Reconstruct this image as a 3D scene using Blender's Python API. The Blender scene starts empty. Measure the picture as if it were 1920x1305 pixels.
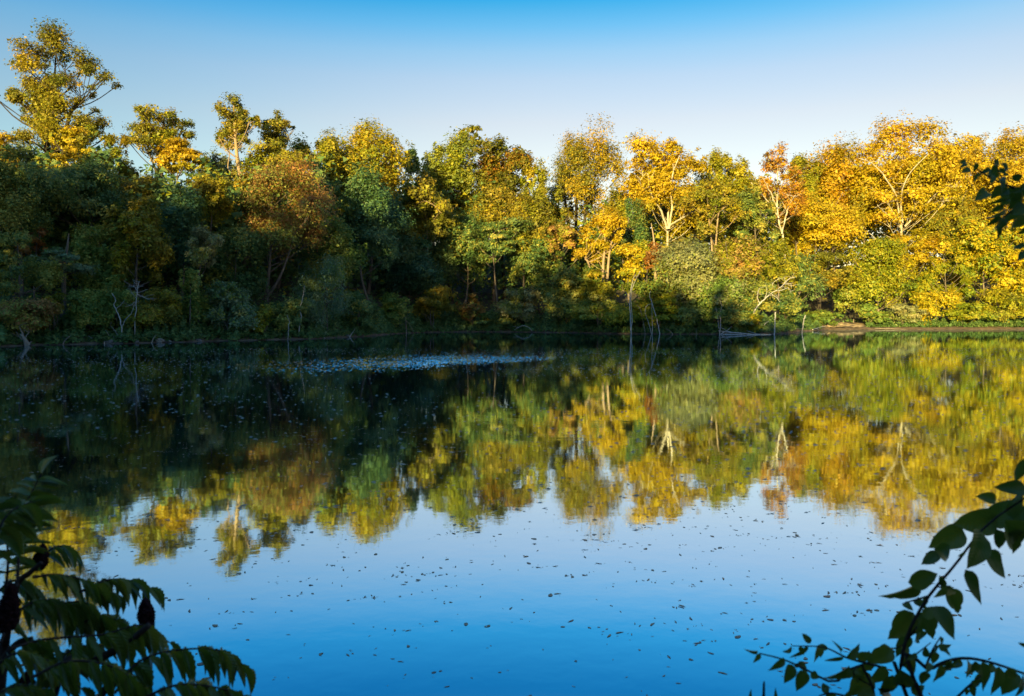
import bpy, math, random
import numpy as np
from mathutils import Vector, Matrix

R = math.radians
sc = bpy.context.scene
col = sc.collection

# ------------------------------------------------------------------ camera
F, CZ, HY = 1493.0, 2.1, 590.0            # focal length in photo pixels, eye height, horizon row
cam = bpy.data.cameras.new('camera')
cam.sensor_width = 36.0
cam.lens = F / 1920 * 36
cam.shift_y = -(652.5 - HY) / 1920
cam.clip_start, cam.clip_end = 0.05, 4000
cam.dof.use_dof = True
cam.dof.focus_distance = 60
cam.dof.aperture_fstop = 5.6
camo = bpy.data.objects.new('camera', cam)
camo.location = (0, 0, CZ)
camo.rotation_euler = (R(90), 0, 0)
col.objects.link(camo)
sc.camera = camo

# ------------------------------------------------------------------ sun and sky
SUN_AZ, SUN_EL = 18.0, 8.0                # light travels toward +Y turned 18 degrees to +X
sun = bpy.data.lights.new('sun', 'SUN')
sun.energy = 4.5
sun.angle = R(0.5)
sun.color = (1.0, 0.81, 0.31)
suno = bpy.data.objects.new('sun', sun)
dvec = Vector((math.sin(R(SUN_AZ)) * math.cos(R(SUN_EL)), math.cos(R(SUN_AZ)) * math.cos(R(SUN_EL)), -math.sin(R(SUN_EL))))
suno.rotation_euler = dvec.to_track_quat('-Z', 'Y').to_euler()
suno.location = (-60, -100, 60)
col.objects.link(suno)

world = bpy.data.worlds.new('World')
sc.world = world
world.use_nodes = True
wn = world.node_tree
wn.nodes.clear()
sky = wn.nodes.new('ShaderNodeTexSky')
sky.sky_type = 'NISHITA'
sky.sun_disc = False
sky.sun_elevation = R(SUN_EL)
sky.sun_rotation = R(180 + SUN_AZ)
sky.air_density, sky.dust_density, sky.ozone_density = 1.0, 0.3, 2.0
geo = wn.nodes.new('ShaderNodeNewGeometry')
sepx = wn.nodes.new('ShaderNodeSeparateXYZ')
wn.links.new(geo.outputs['Incoming'], sepx.inputs[0])
absz = wn.nodes.new('ShaderNodeMath'); absz.operation = 'ABSOLUTE'
wn.links.new(sepx.outputs['Z'], absz.inputs[0])
ramp = wn.nodes.new('ShaderNodeValToRGB')
SKY_RAMP = [(0.000, (0.692, 0.487, 0.380)), (0.170, (0.692, 0.477, 0.380)), (0.234, (0.692, 0.463, 0.380)), (0.283, (0.594, 0.463, 0.414)), (0.312, (0.448, 0.458, 0.443)), (0.340, (0.234, 0.424, 0.468)), (0.368, (0.068, 0.370, 0.463)), (0.425, (0.019, 0.243, 0.370)),
            (0.6, (0.28, 0.50, 0.70)), (1.0, (0.85, 0.90, 0.95))]
cr = ramp.color_ramp
cr.interpolation = 'LINEAR'
while len(cr.elements) < len(SKY_RAMP):
    cr.elements.new(0.5)
for e, (p, c) in zip(cr.elements, SKY_RAMP):
    e.position = p
    e.color = (*c, 1)
wn.links.new(absz.outputs[0], ramp.inputs[0])
mul = wn.nodes.new('ShaderNodeMix'); mul.data_type = 'RGBA'; mul.blend_type = 'MULTIPLY'
mul.inputs[0].default_value = 1.0
wn.links.new(sky.outputs[0], mul.inputs[6])
wn.links.new(ramp.outputs[0], mul.inputs[7])
side = wn.nodes.new('ShaderNodeMapRange'); side.interpolation_type = 'SMOOTHSTEP'
side.inputs[1].default_value, side.inputs[2].default_value = -0.05, 0.65    # Incoming points back at the viewer: +X there is the left of the view
wn.links.new(sepx.outputs['X'], side.inputs[0])
tint = wn.nodes.new('ShaderNodeMix'); tint.data_type = 'RGBA'; tint.blend_type = 'MULTIPLY'
tint.inputs[7].default_value = (0.62, 0.93, 1.06, 1)
wn.links.new(side.outputs[0], tint.inputs[0]); wn.links.new(mul.outputs[2], tint.inputs[6])
bg = wn.nodes.new('ShaderNodeBackground')
bg.inputs[1].default_value = 0.14
wn.links.new(tint.outputs[2], bg.inputs[0])
wo = wn.nodes.new('ShaderNodeOutputWorld')
wn.links.new(bg.outputs[0], wo.inputs[0])

vs = sc.view_settings
vs.view_transform = 'Standard'
vs.look = 'None'
vs.gamma = 1.0
vs.use_curve_mapping = False
vs.exposure = 1.9
sc.cycles.max_bounces = 6
sc.cycles.diffuse_bounces = 3
sc.cycles.glossy_bounces = 3
sc.cycles.transmission_bounces = 3
sc.cycles.use_denoising = True
sc.cycles.sample_clamp_indirect = 6

# ------------------------------------------------------------------ helpers
def P(x, y, Y):
    return np.array([(x - 960) / F * Y, Y, CZ - (y - HY) / F * Y])

def tag(o, label=None, cat=None, group=None, kind=None):
    if label: o['label'] = label
    if cat: o['category'] = cat
    if group: o['group'] = group
    if kind: o['kind'] = kind
    return o

def link(name, data, parent=None):
    o = bpy.data.objects.new(name, data)
    col.objects.link(o)
    if parent is not None:
        o.parent = parent
        o.matrix_parent_inverse = Matrix.Translation(parent.location).inverted()
    return o

def empty(name, loc):
    o = bpy.data.objects.new(name, None)
    o.empty_display_size = 0.3
    o.location = loc
    col.objects.link(o)
    return o

def mesh_from(name, verts, faces, mat, colors=None, smooth=False):
    """verts (n,3); faces list of (m,k) int arrays with k = 3 or 4"""
    me = bpy.data.meshes.new(name)
    verts = np.asarray(verts, np.float32)
    fl = faces if isinstance(faces, list) else [faces]
    fl = [np.asarray(f, np.int32) for f in fl if len(f)]
    loops = np.concatenate([f.ravel() for f in fl])
    tot = np.concatenate([np.full(len(f), f.shape[1], np.int32) for f in fl])
    start = np.concatenate([[0], np.cumsum(tot)[:-1]]).astype(np.int32)
    me.vertices.add(len(verts)); me.vertices.foreach_set('co', verts.ravel())
    me.loops.add(len(loops)); me.loops.foreach_set('vertex_index', loops)
    me.polygons.add(len(tot)); me.polygons.foreach_set('loop_start', start)
    try: me.polygons.foreach_set('loop_total', tot)
    except Exception: pass
    if smooth: me.polygons.foreach_set('use_smooth', np.ones(len(tot), bool))
    me.update(calc_edges=True)
    if colors is not None:
        a = me.attributes.new('leaf_color', 'FLOAT_COLOR', 'POINT')
        c4 = np.ones((len(verts), 4), np.float32); c4[:, :3] = colors
        a.data.foreach_set('color', c4.ravel())
    me.materials.append(mat)
    return me

class MB:
    """collects tubes and lumps, builds ONE mesh"""
    def __init__(s): s.v, s.f4, s.f3, s.n = [], [], [], 0
    def tube(s, pts, rad, sides=6, cap=True):
        pts = np.asarray(pts, float); k = len(pts)
        rad = np.broadcast_to(np.asarray(rad, float), (k,))
        tan = np.gradient(pts, axis=0)
        tan /= np.linalg.norm(tan, axis=1, keepdims=True) + 1e-9
        ref = np.array([0.0, 1.0, 0.05]) if abs(tan[:, 1]).mean() < 0.9 else np.array([1.0, 0, 0.03])
        u = np.cross(tan, ref); u /= np.linalg.norm(u, axis=1, keepdims=True) + 1e-9
        w = np.cross(tan, u)
        a = np.linspace(0, 2 * np.pi, sides, endpoint=False)
        ring = pts[:, None, :] + rad[:, None, None] * (np.cos(a)[None, :, None] * u[:, None, :] + np.sin(a)[None, :, None] * w[:, None, :])
        s.v.append(ring.reshape(-1, 3))
        i = np.arange(k - 1)[:, None] * sides; j = np.arange(sides)[None, :]; j2 = (j + 1) % sides
        s.f4.append((np.stack([i + j, i + j2, i + sides + j2, i + sides + j], -1).reshape(-1, 4)) + s.n)
        s.n += k * sides
        if cap:
            for e, base in ((0, 0), (1, (k - 1) * sides)):
                s.v.append(pts[[0 if e == 0 else -1]])
                jj = np.arange(sides)
                tri = np.stack([np.full(sides, s.n), s.n - k * sides - (0 if e == 0 else 1) + base + jj, s.n - k * sides - (0 if e == 0 else 1) + base + (jj + 1) % sides], -1)
                s.f3.append(tri); s.n += 1
    def add(s, v, f):
        v = np.asarray(v, float); f = np.asarray(f)
        (s.f4 if f.shape[1] == 4 else s.f3).append(f + s.n)
        s.v.append(v); s.n += len(v)
    def build(s, name, mat, parent=None, smooth=True, local=True):
        v = np.concatenate(s.v)
        fs = []
        if s.f4: fs.append(np.concatenate(s.f4))
        if s.f3: fs.append(np.concatenate(s.f3))
        return link(name, mesh_from(name, v, fs, mat, smooth=smooth), parent)

def spline(pts, n):
    pts = np.asarray(pts, float); k = len(pts)
    if k == 2:
        t = np.linspace(0, 1, n)[:, None]
        return pts[0] * (1 - t) + pts[1] * t
    ext = np.vstack([2 * pts[0] - pts[1], pts, 2 * pts[-1] - pts[-2]])
    out = []
    for t in np.linspace(0, k - 1 - 1e-6, n):
        i = int(t); f = t - i
        p0, p1, p2, p3 = ext[i:i + 4]
        out.append(0.5 * (2 * p1 + (p2 - p0) * f + (2 * p0 - 5 * p1 + 4 * p2 - p3) * f * f + (3 * p1 - p0 - 3 * p2 + p3) * f ** 3))
    return np.array(out)

# ------------------------------------------------------------------ materials
def newmat(name):
    m = bpy.data.materials.new(name); m.use_nodes = True
    m.node_tree.nodes.clear()
    return m, m.node_tree

def N(nt, t, **kw):
    n = nt.nodes.new(t)
    for k, v in kw.items(): setattr(n, k, v)
    return n

def leaf_material(name, trans=0.44, color=None, var=0.5, rough=0.55, spec=0.35, veins=False):
    m, nt = newmat(name)
    out = N(nt, 'ShaderNodeOutputMaterial')
    pr = N(nt, 'ShaderNodeBsdfPrincipled')
    pr.inputs['Roughness'].default_value = rough
    pr.inputs['Specular IOR Level'].default_value = spec
    tr = N(nt, 'ShaderNodeBsdfTranslucent')
    mx = N(nt, 'ShaderNodeMixShader'); mx.inputs[0].default_value = trans
    if color is None:
        at = N(nt, 'ShaderNodeAttribute', attribute_name='leaf_color')
        c = at.outputs['Color']
    else:
        oi = N(nt, 'ShaderNodeObjectInfo')
        tc = N(nt, 'ShaderNodeTexCoord')
        nz = N(nt, 'ShaderNodeTexNoise'); nz.inputs['Scale'].default_value = 30; nz.inputs['Detail'].default_value = 4
        nt.links.new(tc.outputs['Object'], nz.inputs['Vector'])
        ad = N(nt, 'ShaderNodeMath', operation='ADD')
        nt.links.new(nz.outputs['Fac'], ad.inputs[0]); nt.links.new(oi.outputs['Random'], ad.inputs[1])
        hf = N(nt, 'ShaderNodeMath', operation='MULTIPLY'); hf.inputs[1].default_value = 0.5
        nt.links.new(ad.outputs[0], hf.inputs[0])
        rp = N(nt, 'ShaderNodeValToRGB')
        while len(rp.color_ramp.elements) < len(color): rp.color_ramp.elements.new(0.5)
        for i, (e, cc) in enumerate(zip(rp.color_ramp.elements, color)):
            e.position = 0.2 + 0.6 * i / (len(color) - 1); e.color = (*cc, 1)
        nt.links.new(hf.outputs[0], rp.inputs[0])
        c = rp.outputs[0]
        if veins:
            sp = N(nt, 'ShaderNodeSeparateXYZ'); nt.links.new(tc.outputs['Object'], sp.inputs[0])
            ab = N(nt, 'ShaderNodeMath', operation='ABSOLUTE'); nt.links.new(sp.outputs['X'], ab.inputs[0])
            m1 = N(nt, 'ShaderNodeMath', operation='MULTIPLY_ADD'); m1.inputs[1].default_value = -0.6
            nt.links.new(ab.outputs[0], m1.inputs[0]); nt.links.new(sp.outputs['Y'], m1.inputs[2])
            m2 = N(nt, 'ShaderNodeMath', operation='MULTIPLY'); m2.inputs[1].default_value = 11
            nt.links.new(m1.outputs[0], m2.inputs[0])
            fr = N(nt, 'ShaderNodeMath', operation='PINGPONG'); fr.inputs[1].default_value = 0.5
            nt.links.new(m2.outputs[0], fr.inputs[0])
            bp = N(nt, 'ShaderNodeBump'); bp.inputs['Strength'].default_value = 0.22; bp.inputs['Distance'].default_value = 0.03
            nt.links.new(fr.outputs[0], bp.inputs['Height']); nt.links.new(bp.outputs[0], pr.inputs['Normal'])
    nt.links.new(c, pr.inputs['Base Color']); nt.links.new(c, tr.inputs['Color'])
    nt.links.new(pr.outputs[0], mx.inputs[1]); nt.links.new(tr.outputs[0], mx.inputs[2])
    nt.links.new(mx.outputs[0], out.inputs[0])
    return m

def noise_material(name, cols, scale=3.0, rough=0.85, bump=0.3, stretch=(1, 1, 1), spec=0.2):
    m, nt = newmat(name)
    out = N(nt, 'ShaderNodeOutputMaterial'); pr = N(nt, 'ShaderNodeBsdfPrincipled')
    pr.inputs['Roughness'].default_value = rough; pr.inputs['Specular IOR Level'].default_value = spec
    tc = N(nt, 'ShaderNodeTexCoord'); mp = N(nt, 'ShaderNodeMapping'); mp.inputs['Scale'].default_value = stretch
    g = N(nt, 'ShaderNodeNewGeometry')
    nt.links.new(g.outputs['Position'], mp.inputs[0])
    nz = N(nt, 'ShaderNodeTexNoise'); nz.inputs['Scale'].default_value = scale; nz.inputs['Detail'].default_value = 7; nz.inputs['Roughness'].default_value = 0.65
    nt.links.new(mp.outputs[0], nz.inputs['Vector'])
    rp = N(nt, 'ShaderNodeValToRGB')
    while len(rp.color_ramp.elements) < len(cols): rp.color_ramp.elements.new(0.5)
    for i, (e, cc) in enumerate(zip(rp.color_ramp.elements, cols)):
        e.position = 0.3 + 0.4 * i / (len(cols) - 1); e.color = (*cc, 1)
    nt.links.new(nz.outputs['Fac'], rp.inputs[0]); nt.links.new(rp.outputs[0], pr.inputs['Base Color'])
    bp = N(nt, 'ShaderNodeBump'); bp.inputs['Strength'].default_value = bump; bp.inputs['Distance'].default_value = 0.05
    nt.links.new(nz.outputs['Fac'], bp.inputs['Height']); nt.links.new(bp.outputs[0], pr.inputs['Normal'])
    nt.links.new(pr.outputs[0], out.inputs[0])
    return m

M_LEAF = leaf_material('tree_leaves')
M_BARK = noise_material('bark_grey_brown', [(0.05, 0.04, 0.03), (0.13, 0.10, 0.075), (0.20, 0.16, 0.12)], 4, stretch=(1, 1, 0.25))
M_DARKBARK = noise_material('bark_dark', [(0.025, 0.02, 0.015), (0.06, 0.045, 0.03)], 4, stretch=(1, 1, 0.25))
M_WARMBARK = noise_material('bark_warm', [(0.16, 0.11, 0.07), (0.34, 0.24, 0.15)], 4, stretch=(1, 1, 0.3))
M_PALEBARK = noise_material('bark_pale_sycamore', [(0.13, 0.10, 0.07), (0.38, 0.32, 0.24), (0.54, 0.47, 0.37)], 3.0, bump=0.1, stretch=(1, 1, 0.5))
M_DEAD = noise_material('weathered_wood', [(0.22, 0.20, 0.18), (0.42, 0.39, 0.35)], 6, stretch=(1, 1, 0.2))
M_DEADWARM = noise_material('weathered_wood_brown', [(0.14, 0.11, 0.085), (0.30, 0.24, 0.18)], 6, stretch=(1, 1, 0.2))
M_ROCK = noise_material('shore_stone', [(0.07, 0.06, 0.05), (0.18, 0.155, 0.13)], 5)
M_PATH = noise_material('path_sand', [(0.20, 0.14, 0.085), (0.34, 0.25, 0.16)], 3)

# ground: mud near the waterline, leaf litter above
m, nt = newmat('ground_soil'); M_GROUND = m
out = N(nt, 'ShaderNodeOutputMaterial'); pr = N(nt, 'ShaderNodeBsdfPrincipled'); pr.inputs['Roughness'].default_value = 0.9
g = N(nt, 'ShaderNodeNewGeometry')
nz = N(nt, 'ShaderNodeTexNoise'); nz.inputs['Scale'].default_value = 1.2; nz.inputs['Detail'].default_value = 9; nz.inputs['Roughness'].default_value = 0.7
nt.links.new(g.outputs['Position'], nz.inputs['Vector'])
litter = N(nt, 'ShaderNodeValToRGB')
for e, (p, c) in zip(litter.color_ramp.elements, [(0.35, (0.035, 0.03, 0.015, 1)), (0.68, (0.10, 0.075, 0.035, 1))]): e.position = p; e.color = c
mud = N(nt, 'ShaderNodeValToRGB')
for e, (p, c) in zip(mud.color_ramp.elements, [(0.35, (0.05, 0.034, 0.022, 1)), (0.68, (0.19, 0.12, 0.07, 1))]): e.position = p; e.color = c
nt.links.new(nz.outputs['Fac'], litter.inputs[0]); nt.links.new(nz.outputs['Fac'], mud.inputs[0])
sp = N(nt, 'ShaderNodeSeparateXYZ'); nt.links.new(g.outputs['Position'], sp.inputs[0])
mr = N(nt, 'ShaderNodeMapRange'); mr.inputs[1].default_value = 0.45; mr.inputs[2].default_value = 0.75
nt.links.new(sp.outputs['Z'], mr.inputs[0])
mx = N(nt, 'ShaderNodeMix', data_type='RGBA')
nt.links.new(mr.outputs[0], mx.inputs[0]); nt.links.new(mud.outputs[0], mx.inputs[6]); nt.links.new(litter.outputs[0], mx.inputs[7])
nt.links.new(mx.outputs[2], pr.inputs['Base Color'])
bp = N(nt, 'ShaderNodeBump'); bp.inputs['Strength'].default_value = 0.6; bp.inputs['Distance'].default_value = 0.08
nt.links.new(nz.outputs['Fac'], bp.inputs['Height']); nt.links.new(bp.outputs[0], pr.inputs['Normal'])
nt.links.new(pr.outputs[0], out.inputs[0])

# water: dark body under a strong mirror, fine ripples, one wind-ruffled patch
m, nt = newmat('lake_water'); M_WATER = m
out = N(nt, 'ShaderNodeOutputMaterial')
body = N(nt, 'ShaderNodeBsdfDiffuse'); body.inputs['Color'].default_value = (0.006, 0.022, 0.022, 1)
gl = N(nt, 'ShaderNodeBsdfGlossy'); gl.inputs['Roughness'].default_value = 0.03; gl.inputs['Color'].default_value = (0.74, 0.89, 1.0, 1)
mixs = N(nt, 'ShaderNodeMixShader')
fres = N(nt, 'ShaderNodeLayerWeight'); fres.inputs['Blend'].default_value = 0.5
g = N(nt, 'ShaderNodeNewGeometry')
def wnoise(scale, sx, sy, detail=2):
    mp = N(nt, 'ShaderNodeMapping'); mp.inputs['Scale'].default_value = (sx, sy, 1)
    nt.links.new(g.outputs['Position'], mp.inputs[0])
    z = N(nt, 'ShaderNodeTexNoise'); z.inputs['Scale'].default_value = scale; z.inputs['Detail'].default_value = detail
    nt.links.new(mp.outputs[0], z.inputs['Vector']); return z.outputs['Fac']
def mth(op, a, b=None, c=None):
    n = N(nt, 'ShaderNodeMath', operation=op)
    for i, q in enumerate((a, b, c)):
        if q is None: continue
        if isinstance(q, (int, float)): n.inputs[i].default_value = q
        else: nt.links.new(q, n.inputs[i])
    return n.outputs[0]
def sstep(v, a, b):
    n = N(nt, 'ShaderNodeMapRange', interpolation_type='SMOOTHSTEP')
    n.inputs[1].default_value = a; n.inputs[2].default_value = b
    nt.links.new(v, n.inputs[0]); return n.outputs[0]
sp = N(nt, 'ShaderNodeSeparateXYZ'); nt.links.new(g.outputs['Position'], sp.inputs[0])
X, Yw = sp.outputs['X'], sp.outputs['Y']
# patch axes: near edge runs from (-8, 25.5) toward (3, 38)
wob = mth('MULTIPLY_ADD', wnoise(0.35, 1, 1, 3), 5.0, -2.5)
dx = mth('SUBTRACT', X, -8.0); dy = mth('SUBTRACT', Yw, 25.5)
U = mth('ADD', mth('MULTIPLY', dx, 0.66), mth('MULTIPLY', dy, 0.75))
V = mth('ADD', mth('ADD', mth('MULTIPLY', dx, -0.75), mth('MULTIPLY', dy, 0.66)), mth('MULTIPLY', wob, 0.5))
inv = lambda s: mth('SUBTRACT', 1.0, s)
mask = mth('MULTIPLY', mth('MULTIPLY', sstep(V, -0.4, 2.6), inv(sstep(V, 2.5, 11.0))), mth('MULTIPLY', sstep(U, 1.0, 10.0), inv(sstep(U, 12.0, 19.0))))
mask = mth('MULTIPLY', mask, sstep(wnoise(0.5, 0.6, 1.6, 3), 0.22, 0.50))
vmp = N(nt, 'ShaderNodeMapping'); vmp.inputs['Scale'].default_value = (22.0, 4.5, 1)
nt.links.new(g.outputs['Position'], vmp.inputs[0])
vor = N(nt, 'ShaderNodeTexVoronoi'); vor.inputs['Scale'].default_value = 1.0; nt.links.new(vmp.outputs[0], vor.inputs['Vector'])
vsp = N(nt, 'ShaderNodeSeparateColor'); nt.links.new(vor.outputs['Color'], vsp.inputs[0])
fine = mth('MULTIPLY', wnoise(2.6, 1.5, 1.7, 3), 0.0006)
longw = mth('MULTIPLY', wnoise(0.45, 1, 1.6, 2), 0.0016)
bp = N(nt, 'ShaderNodeBump'); bp.inputs['Strength'].default_value = 1.0; bp.inputs['Distance'].default_value = 1.0
nt.links.new(mth('ADD', fine, longw), bp.inputs['Height'])
# breeze facets: each wavelet leans its own way
cmb = N(nt, 'ShaderNodeCombineXYZ')
nt.links.new(mth('MULTIPLY', mth('SUBTRACT', vsp.outputs[1], 0.5), mth('MULTIPLY', mask, 0.10)), cmb.inputs[0])
lean = mth('MULTIPLY_ADD', vsp.outputs[2], -0.09, -0.115)
on = mth('GREATER_THAN', mth('ADD', vsp.outputs[0], mth('MULTIPLY', mask, 0.58)), 1.0)
nt.links.new(mth('MULTIPLY', lean, on), cmb.inputs[1])
vad = N(nt, 'ShaderNodeVectorMath', operation='ADD'); nt.links.new(bp.outputs[0], vad.inputs[0]); nt.links.new(cmb.outputs[0], vad.inputs[1])
vno = N(nt, 'ShaderNodeVectorMath', operation='NORMALIZE'); nt.links.new(vad.outputs[0], vno.inputs[0])
for n_ in (gl, fres): nt.links.new(vno.outputs[0], n_.inputs['Normal'])
nt.links.new(mth('MULTIPLY_ADD', fres.outputs['Facing'], 0.35, 0.58), mixs.inputs[0])
nt.links.new(body.outputs[0], mixs.inputs[1]); nt.links.new(gl.outputs[0], mixs.inputs[2])
nt.links.new(mixs.outputs[0], out.inputs[0])

# ------------------------------------------------------------------ terrain
SX = np.array([-1800, -900, -400, 0, 150, 300, 450, 600, 680, 740, 800, 900, 1020, 1150, 1300, 1440, 1475, 1510, 1560, 1700, 1920, 2400, 3600], float)
SD = np.array([40, 42, 47, 53, 56, 60, 64, 70, 76, 86, 94, 98, 94, 88, 85, 84, 90, 101, 110, 112, 113, 112, 100], float)
def shore(t):
    return np.interp(t * F + 960, SX, SD) + 0.5 * np.sin(t * 31) + 0.35 * np.sin(t * 83 + 1) + 0.2 * np.sin(t * 190 + 2)
def slope_at(t):
    return np.interp(t * F + 960, [0, 500, 700, 1000, 1300, 1500, 1600, 1920], [0.30, 0.32, 0.24, 0.20, 0.12, 0.06, 0.06, 0.07])
CASTX = np.array([-400, -130, -72, -60, -51, -45, -38, -32, -26, -19, -8, -2, 8, 20, 31, 60, 300], float)
CASTH = np.array([26, 27, 27, 25.7, 25, 25.2, 25.4, 24, 21.2, 19.2, 17, 16, 15.5, 15, 14.5, 14, 12], float)
def ground(X, Y):
    X = np.asarray(X, float); Y = np.asarray(Y, float)
    Yp = np.maximum(Y, 1.0); t = np.clip(X / Yp, -2.5, 2.5)
    s1 = Y - shore(t)
    s2 = 3.3 + 0.25 * np.sin(X * 1.3) + 0.0025 * X * X * (np.abs(X) < 40) + (np.abs(X) >= 40) * 4.0 - Y
    s3 = -X - 78; s4 = X - 125
    d = np.maximum.reduce([s1, s2, s3, s4])
    far = np.where(s1 >= np.maximum(s2, np.maximum(s3, s4)), 1.0, 0.0)
    sl = np.where(far > 0, slope_at(t), 0.16)
    up = 0.30 * np.clip(d / 1.2, 0, 1) ** 0.8 + sl * np.clip(d - 0.9, 0, 16) + np.where(far > 0, 0.22, 0.05) * np.clip(d - 17, 0, 60)
    up += 0.10 * np.sin(X * 0.9 + Y * 0.4) * np.clip(d - 1, 0, 1) * (d < 60)
    h = np.where(d > 0, up, np.maximum(-1.6, 0.45 * d))
    # wooded ridge behind the camera, high on the left and falling to the right
    ridge = 0.55 * np.interp(X, CASTX, CASTH)
    k = np.clip((-Y - 5) / 9, 0, 1); k = k * k * (3 - 2 * k)
    return np.where(Y < -5, np.maximum(h * (1 - k) + ridge * k, h * (1 - k)), h)

gx = np.concatenate([np.linspace(-1800, -130, 14)[:-1], np.linspace(-130, -80, 26)[:-1], np.linspace(-80, 110, 240)[:-1], np.linspace(110, 160, 15)[:-1], np.linspace(160, 1800, 14)])
gy = np.concatenate([np.linspace(-1200, -60, 9)[:-1], np.linspace(-60, -2, 40)[:-1], np.linspace(-2, 6, 33)[:-1], np.linspace(6, 44, 14)[:-1], np.linspace(44, 118, 190)[:-1], np.linspace(118, 180, 20)[:-1], np.linspace(180, 1800, 12)])
GX, GY = np.meshgrid(gx, gy)
GZ = ground(GX, GY)
ny, nx = GX.shape
ii = (np.arange(ny - 1)[:, None] * nx + np.arange(nx - 1)[None, :]).ravel()
quads = np.stack([ii, ii + 1, ii + nx + 1, ii + nx], -1)
tag(link('ground', mesh_from('ground', np.stack([GX, GY, GZ], -1).reshape(-1, 3), quads, M_GROUND, smooth=True)), kind='structure')
wv = np.array([[-1500, -100, 0], [1500, -100, 0], [1500, 1200, 0], [-1500, 1200, 0]], float)
tag(link('water', mesh_from('water', wv, np.array([[0, 1, 2, 3]]), M_WATER)), kind='structure')

# ------------------------------------------------------------------ leaves
PAL = {  # mixes of real leaf colours (base colours)
    'DG': [(0.063, 0.119, 0.036), (0.112, 0.195, 0.050), (0.202, 0.243, 0.062)],
    'TG': [(0.044, 0.114, 0.058), (0.083, 0.181, 0.076), (0.153, 0.215, 0.083)],
    'BG': [(0.114, 0.182, 0.091), (0.177, 0.251, 0.120), (0.251, 0.285, 0.131)],
    'MG': [(0.097, 0.166, 0.031), (0.173, 0.258, 0.042), (0.327, 0.327, 0.050)],
    'BRG': [(0.110, 0.170, 0.016), (0.220, 0.265, 0.018), (0.380, 0.330, 0.022)],
    'OL': [(0.149, 0.194, 0.035), (0.283, 0.300, 0.050), (0.477, 0.370, 0.062)],
    'GY': [(0.158, 0.178, 0.066), (0.264, 0.271, 0.106), (0.384, 0.330, 0.132)],
    'OLG': [(0.105, 0.126, 0.016), (0.221, 0.200, 0.021), (0.420, 0.273, 0.021)],
    'YG': [(0.158, 0.201, 0.011), (0.317, 0.293, 0.013), (0.484, 0.357, 0.018)],
    'GO': [(0.229, 0.201, 0.011), (0.440, 0.302, 0.011), (0.546, 0.329, 0.013)],
    'YE': [(0.352, 0.302, 0.011), (0.546, 0.394, 0.013), (0.616, 0.403, 0.018)],
    'OG': [(0.270, 0.205, 0.012), (0.480, 0.275, 0.013), (0.560, 0.270, 0.016)],
    'OB': [(0.168, 0.123, 0.034), (0.325, 0.174, 0.043), (0.426, 0.179, 0.050)],
    'RU': [(0.18, 0.09, 0.02), (0.34, 0.135, 0.025), (0.42, 0.19, 0.03)],
    'PE': [(0.26, 0.22, 0.04), (0.42, 0.27, 0.065), (0.50, 0.24, 0.08)],
    'RG': [(0.06, 0.085, 0.012), (0.19, 0.17, 0.015), (0.40, 0.15, 0.015)],
}

def leaf_quads(rng, pts, nrm, size, cval, pal, aspect=0.8, droop=0.0):
    """one small three-cornered leaf at each point"""
    n = len(pts)
    nrm = nrm + rng.normal(0, 0.45, (n, 3))
    nrm /= np.linalg.norm(nrm, axis=1, keepdims=True) + 1e-9
    d = rng.normal(0, 1, (n, 3)); d[:, 2] -= droop
    d -= (d * nrm).sum(1, keepdims=True) * nrm
    d /= np.linalg.norm(d, axis=1, keepdims=True) + 1e-9
    w = np.cross(nrm, d)
    L = (size * np.clip(np.exp(rng.normal(-0.05, 0.36, n)), 0.4, 2.1))[:, None]
    W = L * aspect * rng.uniform(0.8, 1.2, (n, 1))
    v = np.stack([pts - 0.4 * L * d + 0.5 * W * w, pts + 0.6 * L * d, pts - 0.4 * L * d - 0.5 * W * w], 1).reshape(-1, 3)
    f = np.arange(3 * n).reshape(-1, 3)
    pal = np.array(pal)
    x = np.clip(cval, 0, 0.9999) * (len(pal) - 1)
    i = x.astype(int); fr = (x - i)[:, None]
    c = (pal[i] * (1 - fr) + pal[i + 1] * fr) * rng.uniform(0.82, 1.15, (n, 1))
    return v, f, np.repeat(c, 3, axis=0)

def unit(rng, n):
    d = rng.normal(0, 1, (n, 3))
    return d / np.linalg.norm(d, axis=1, keepdims=True)

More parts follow.
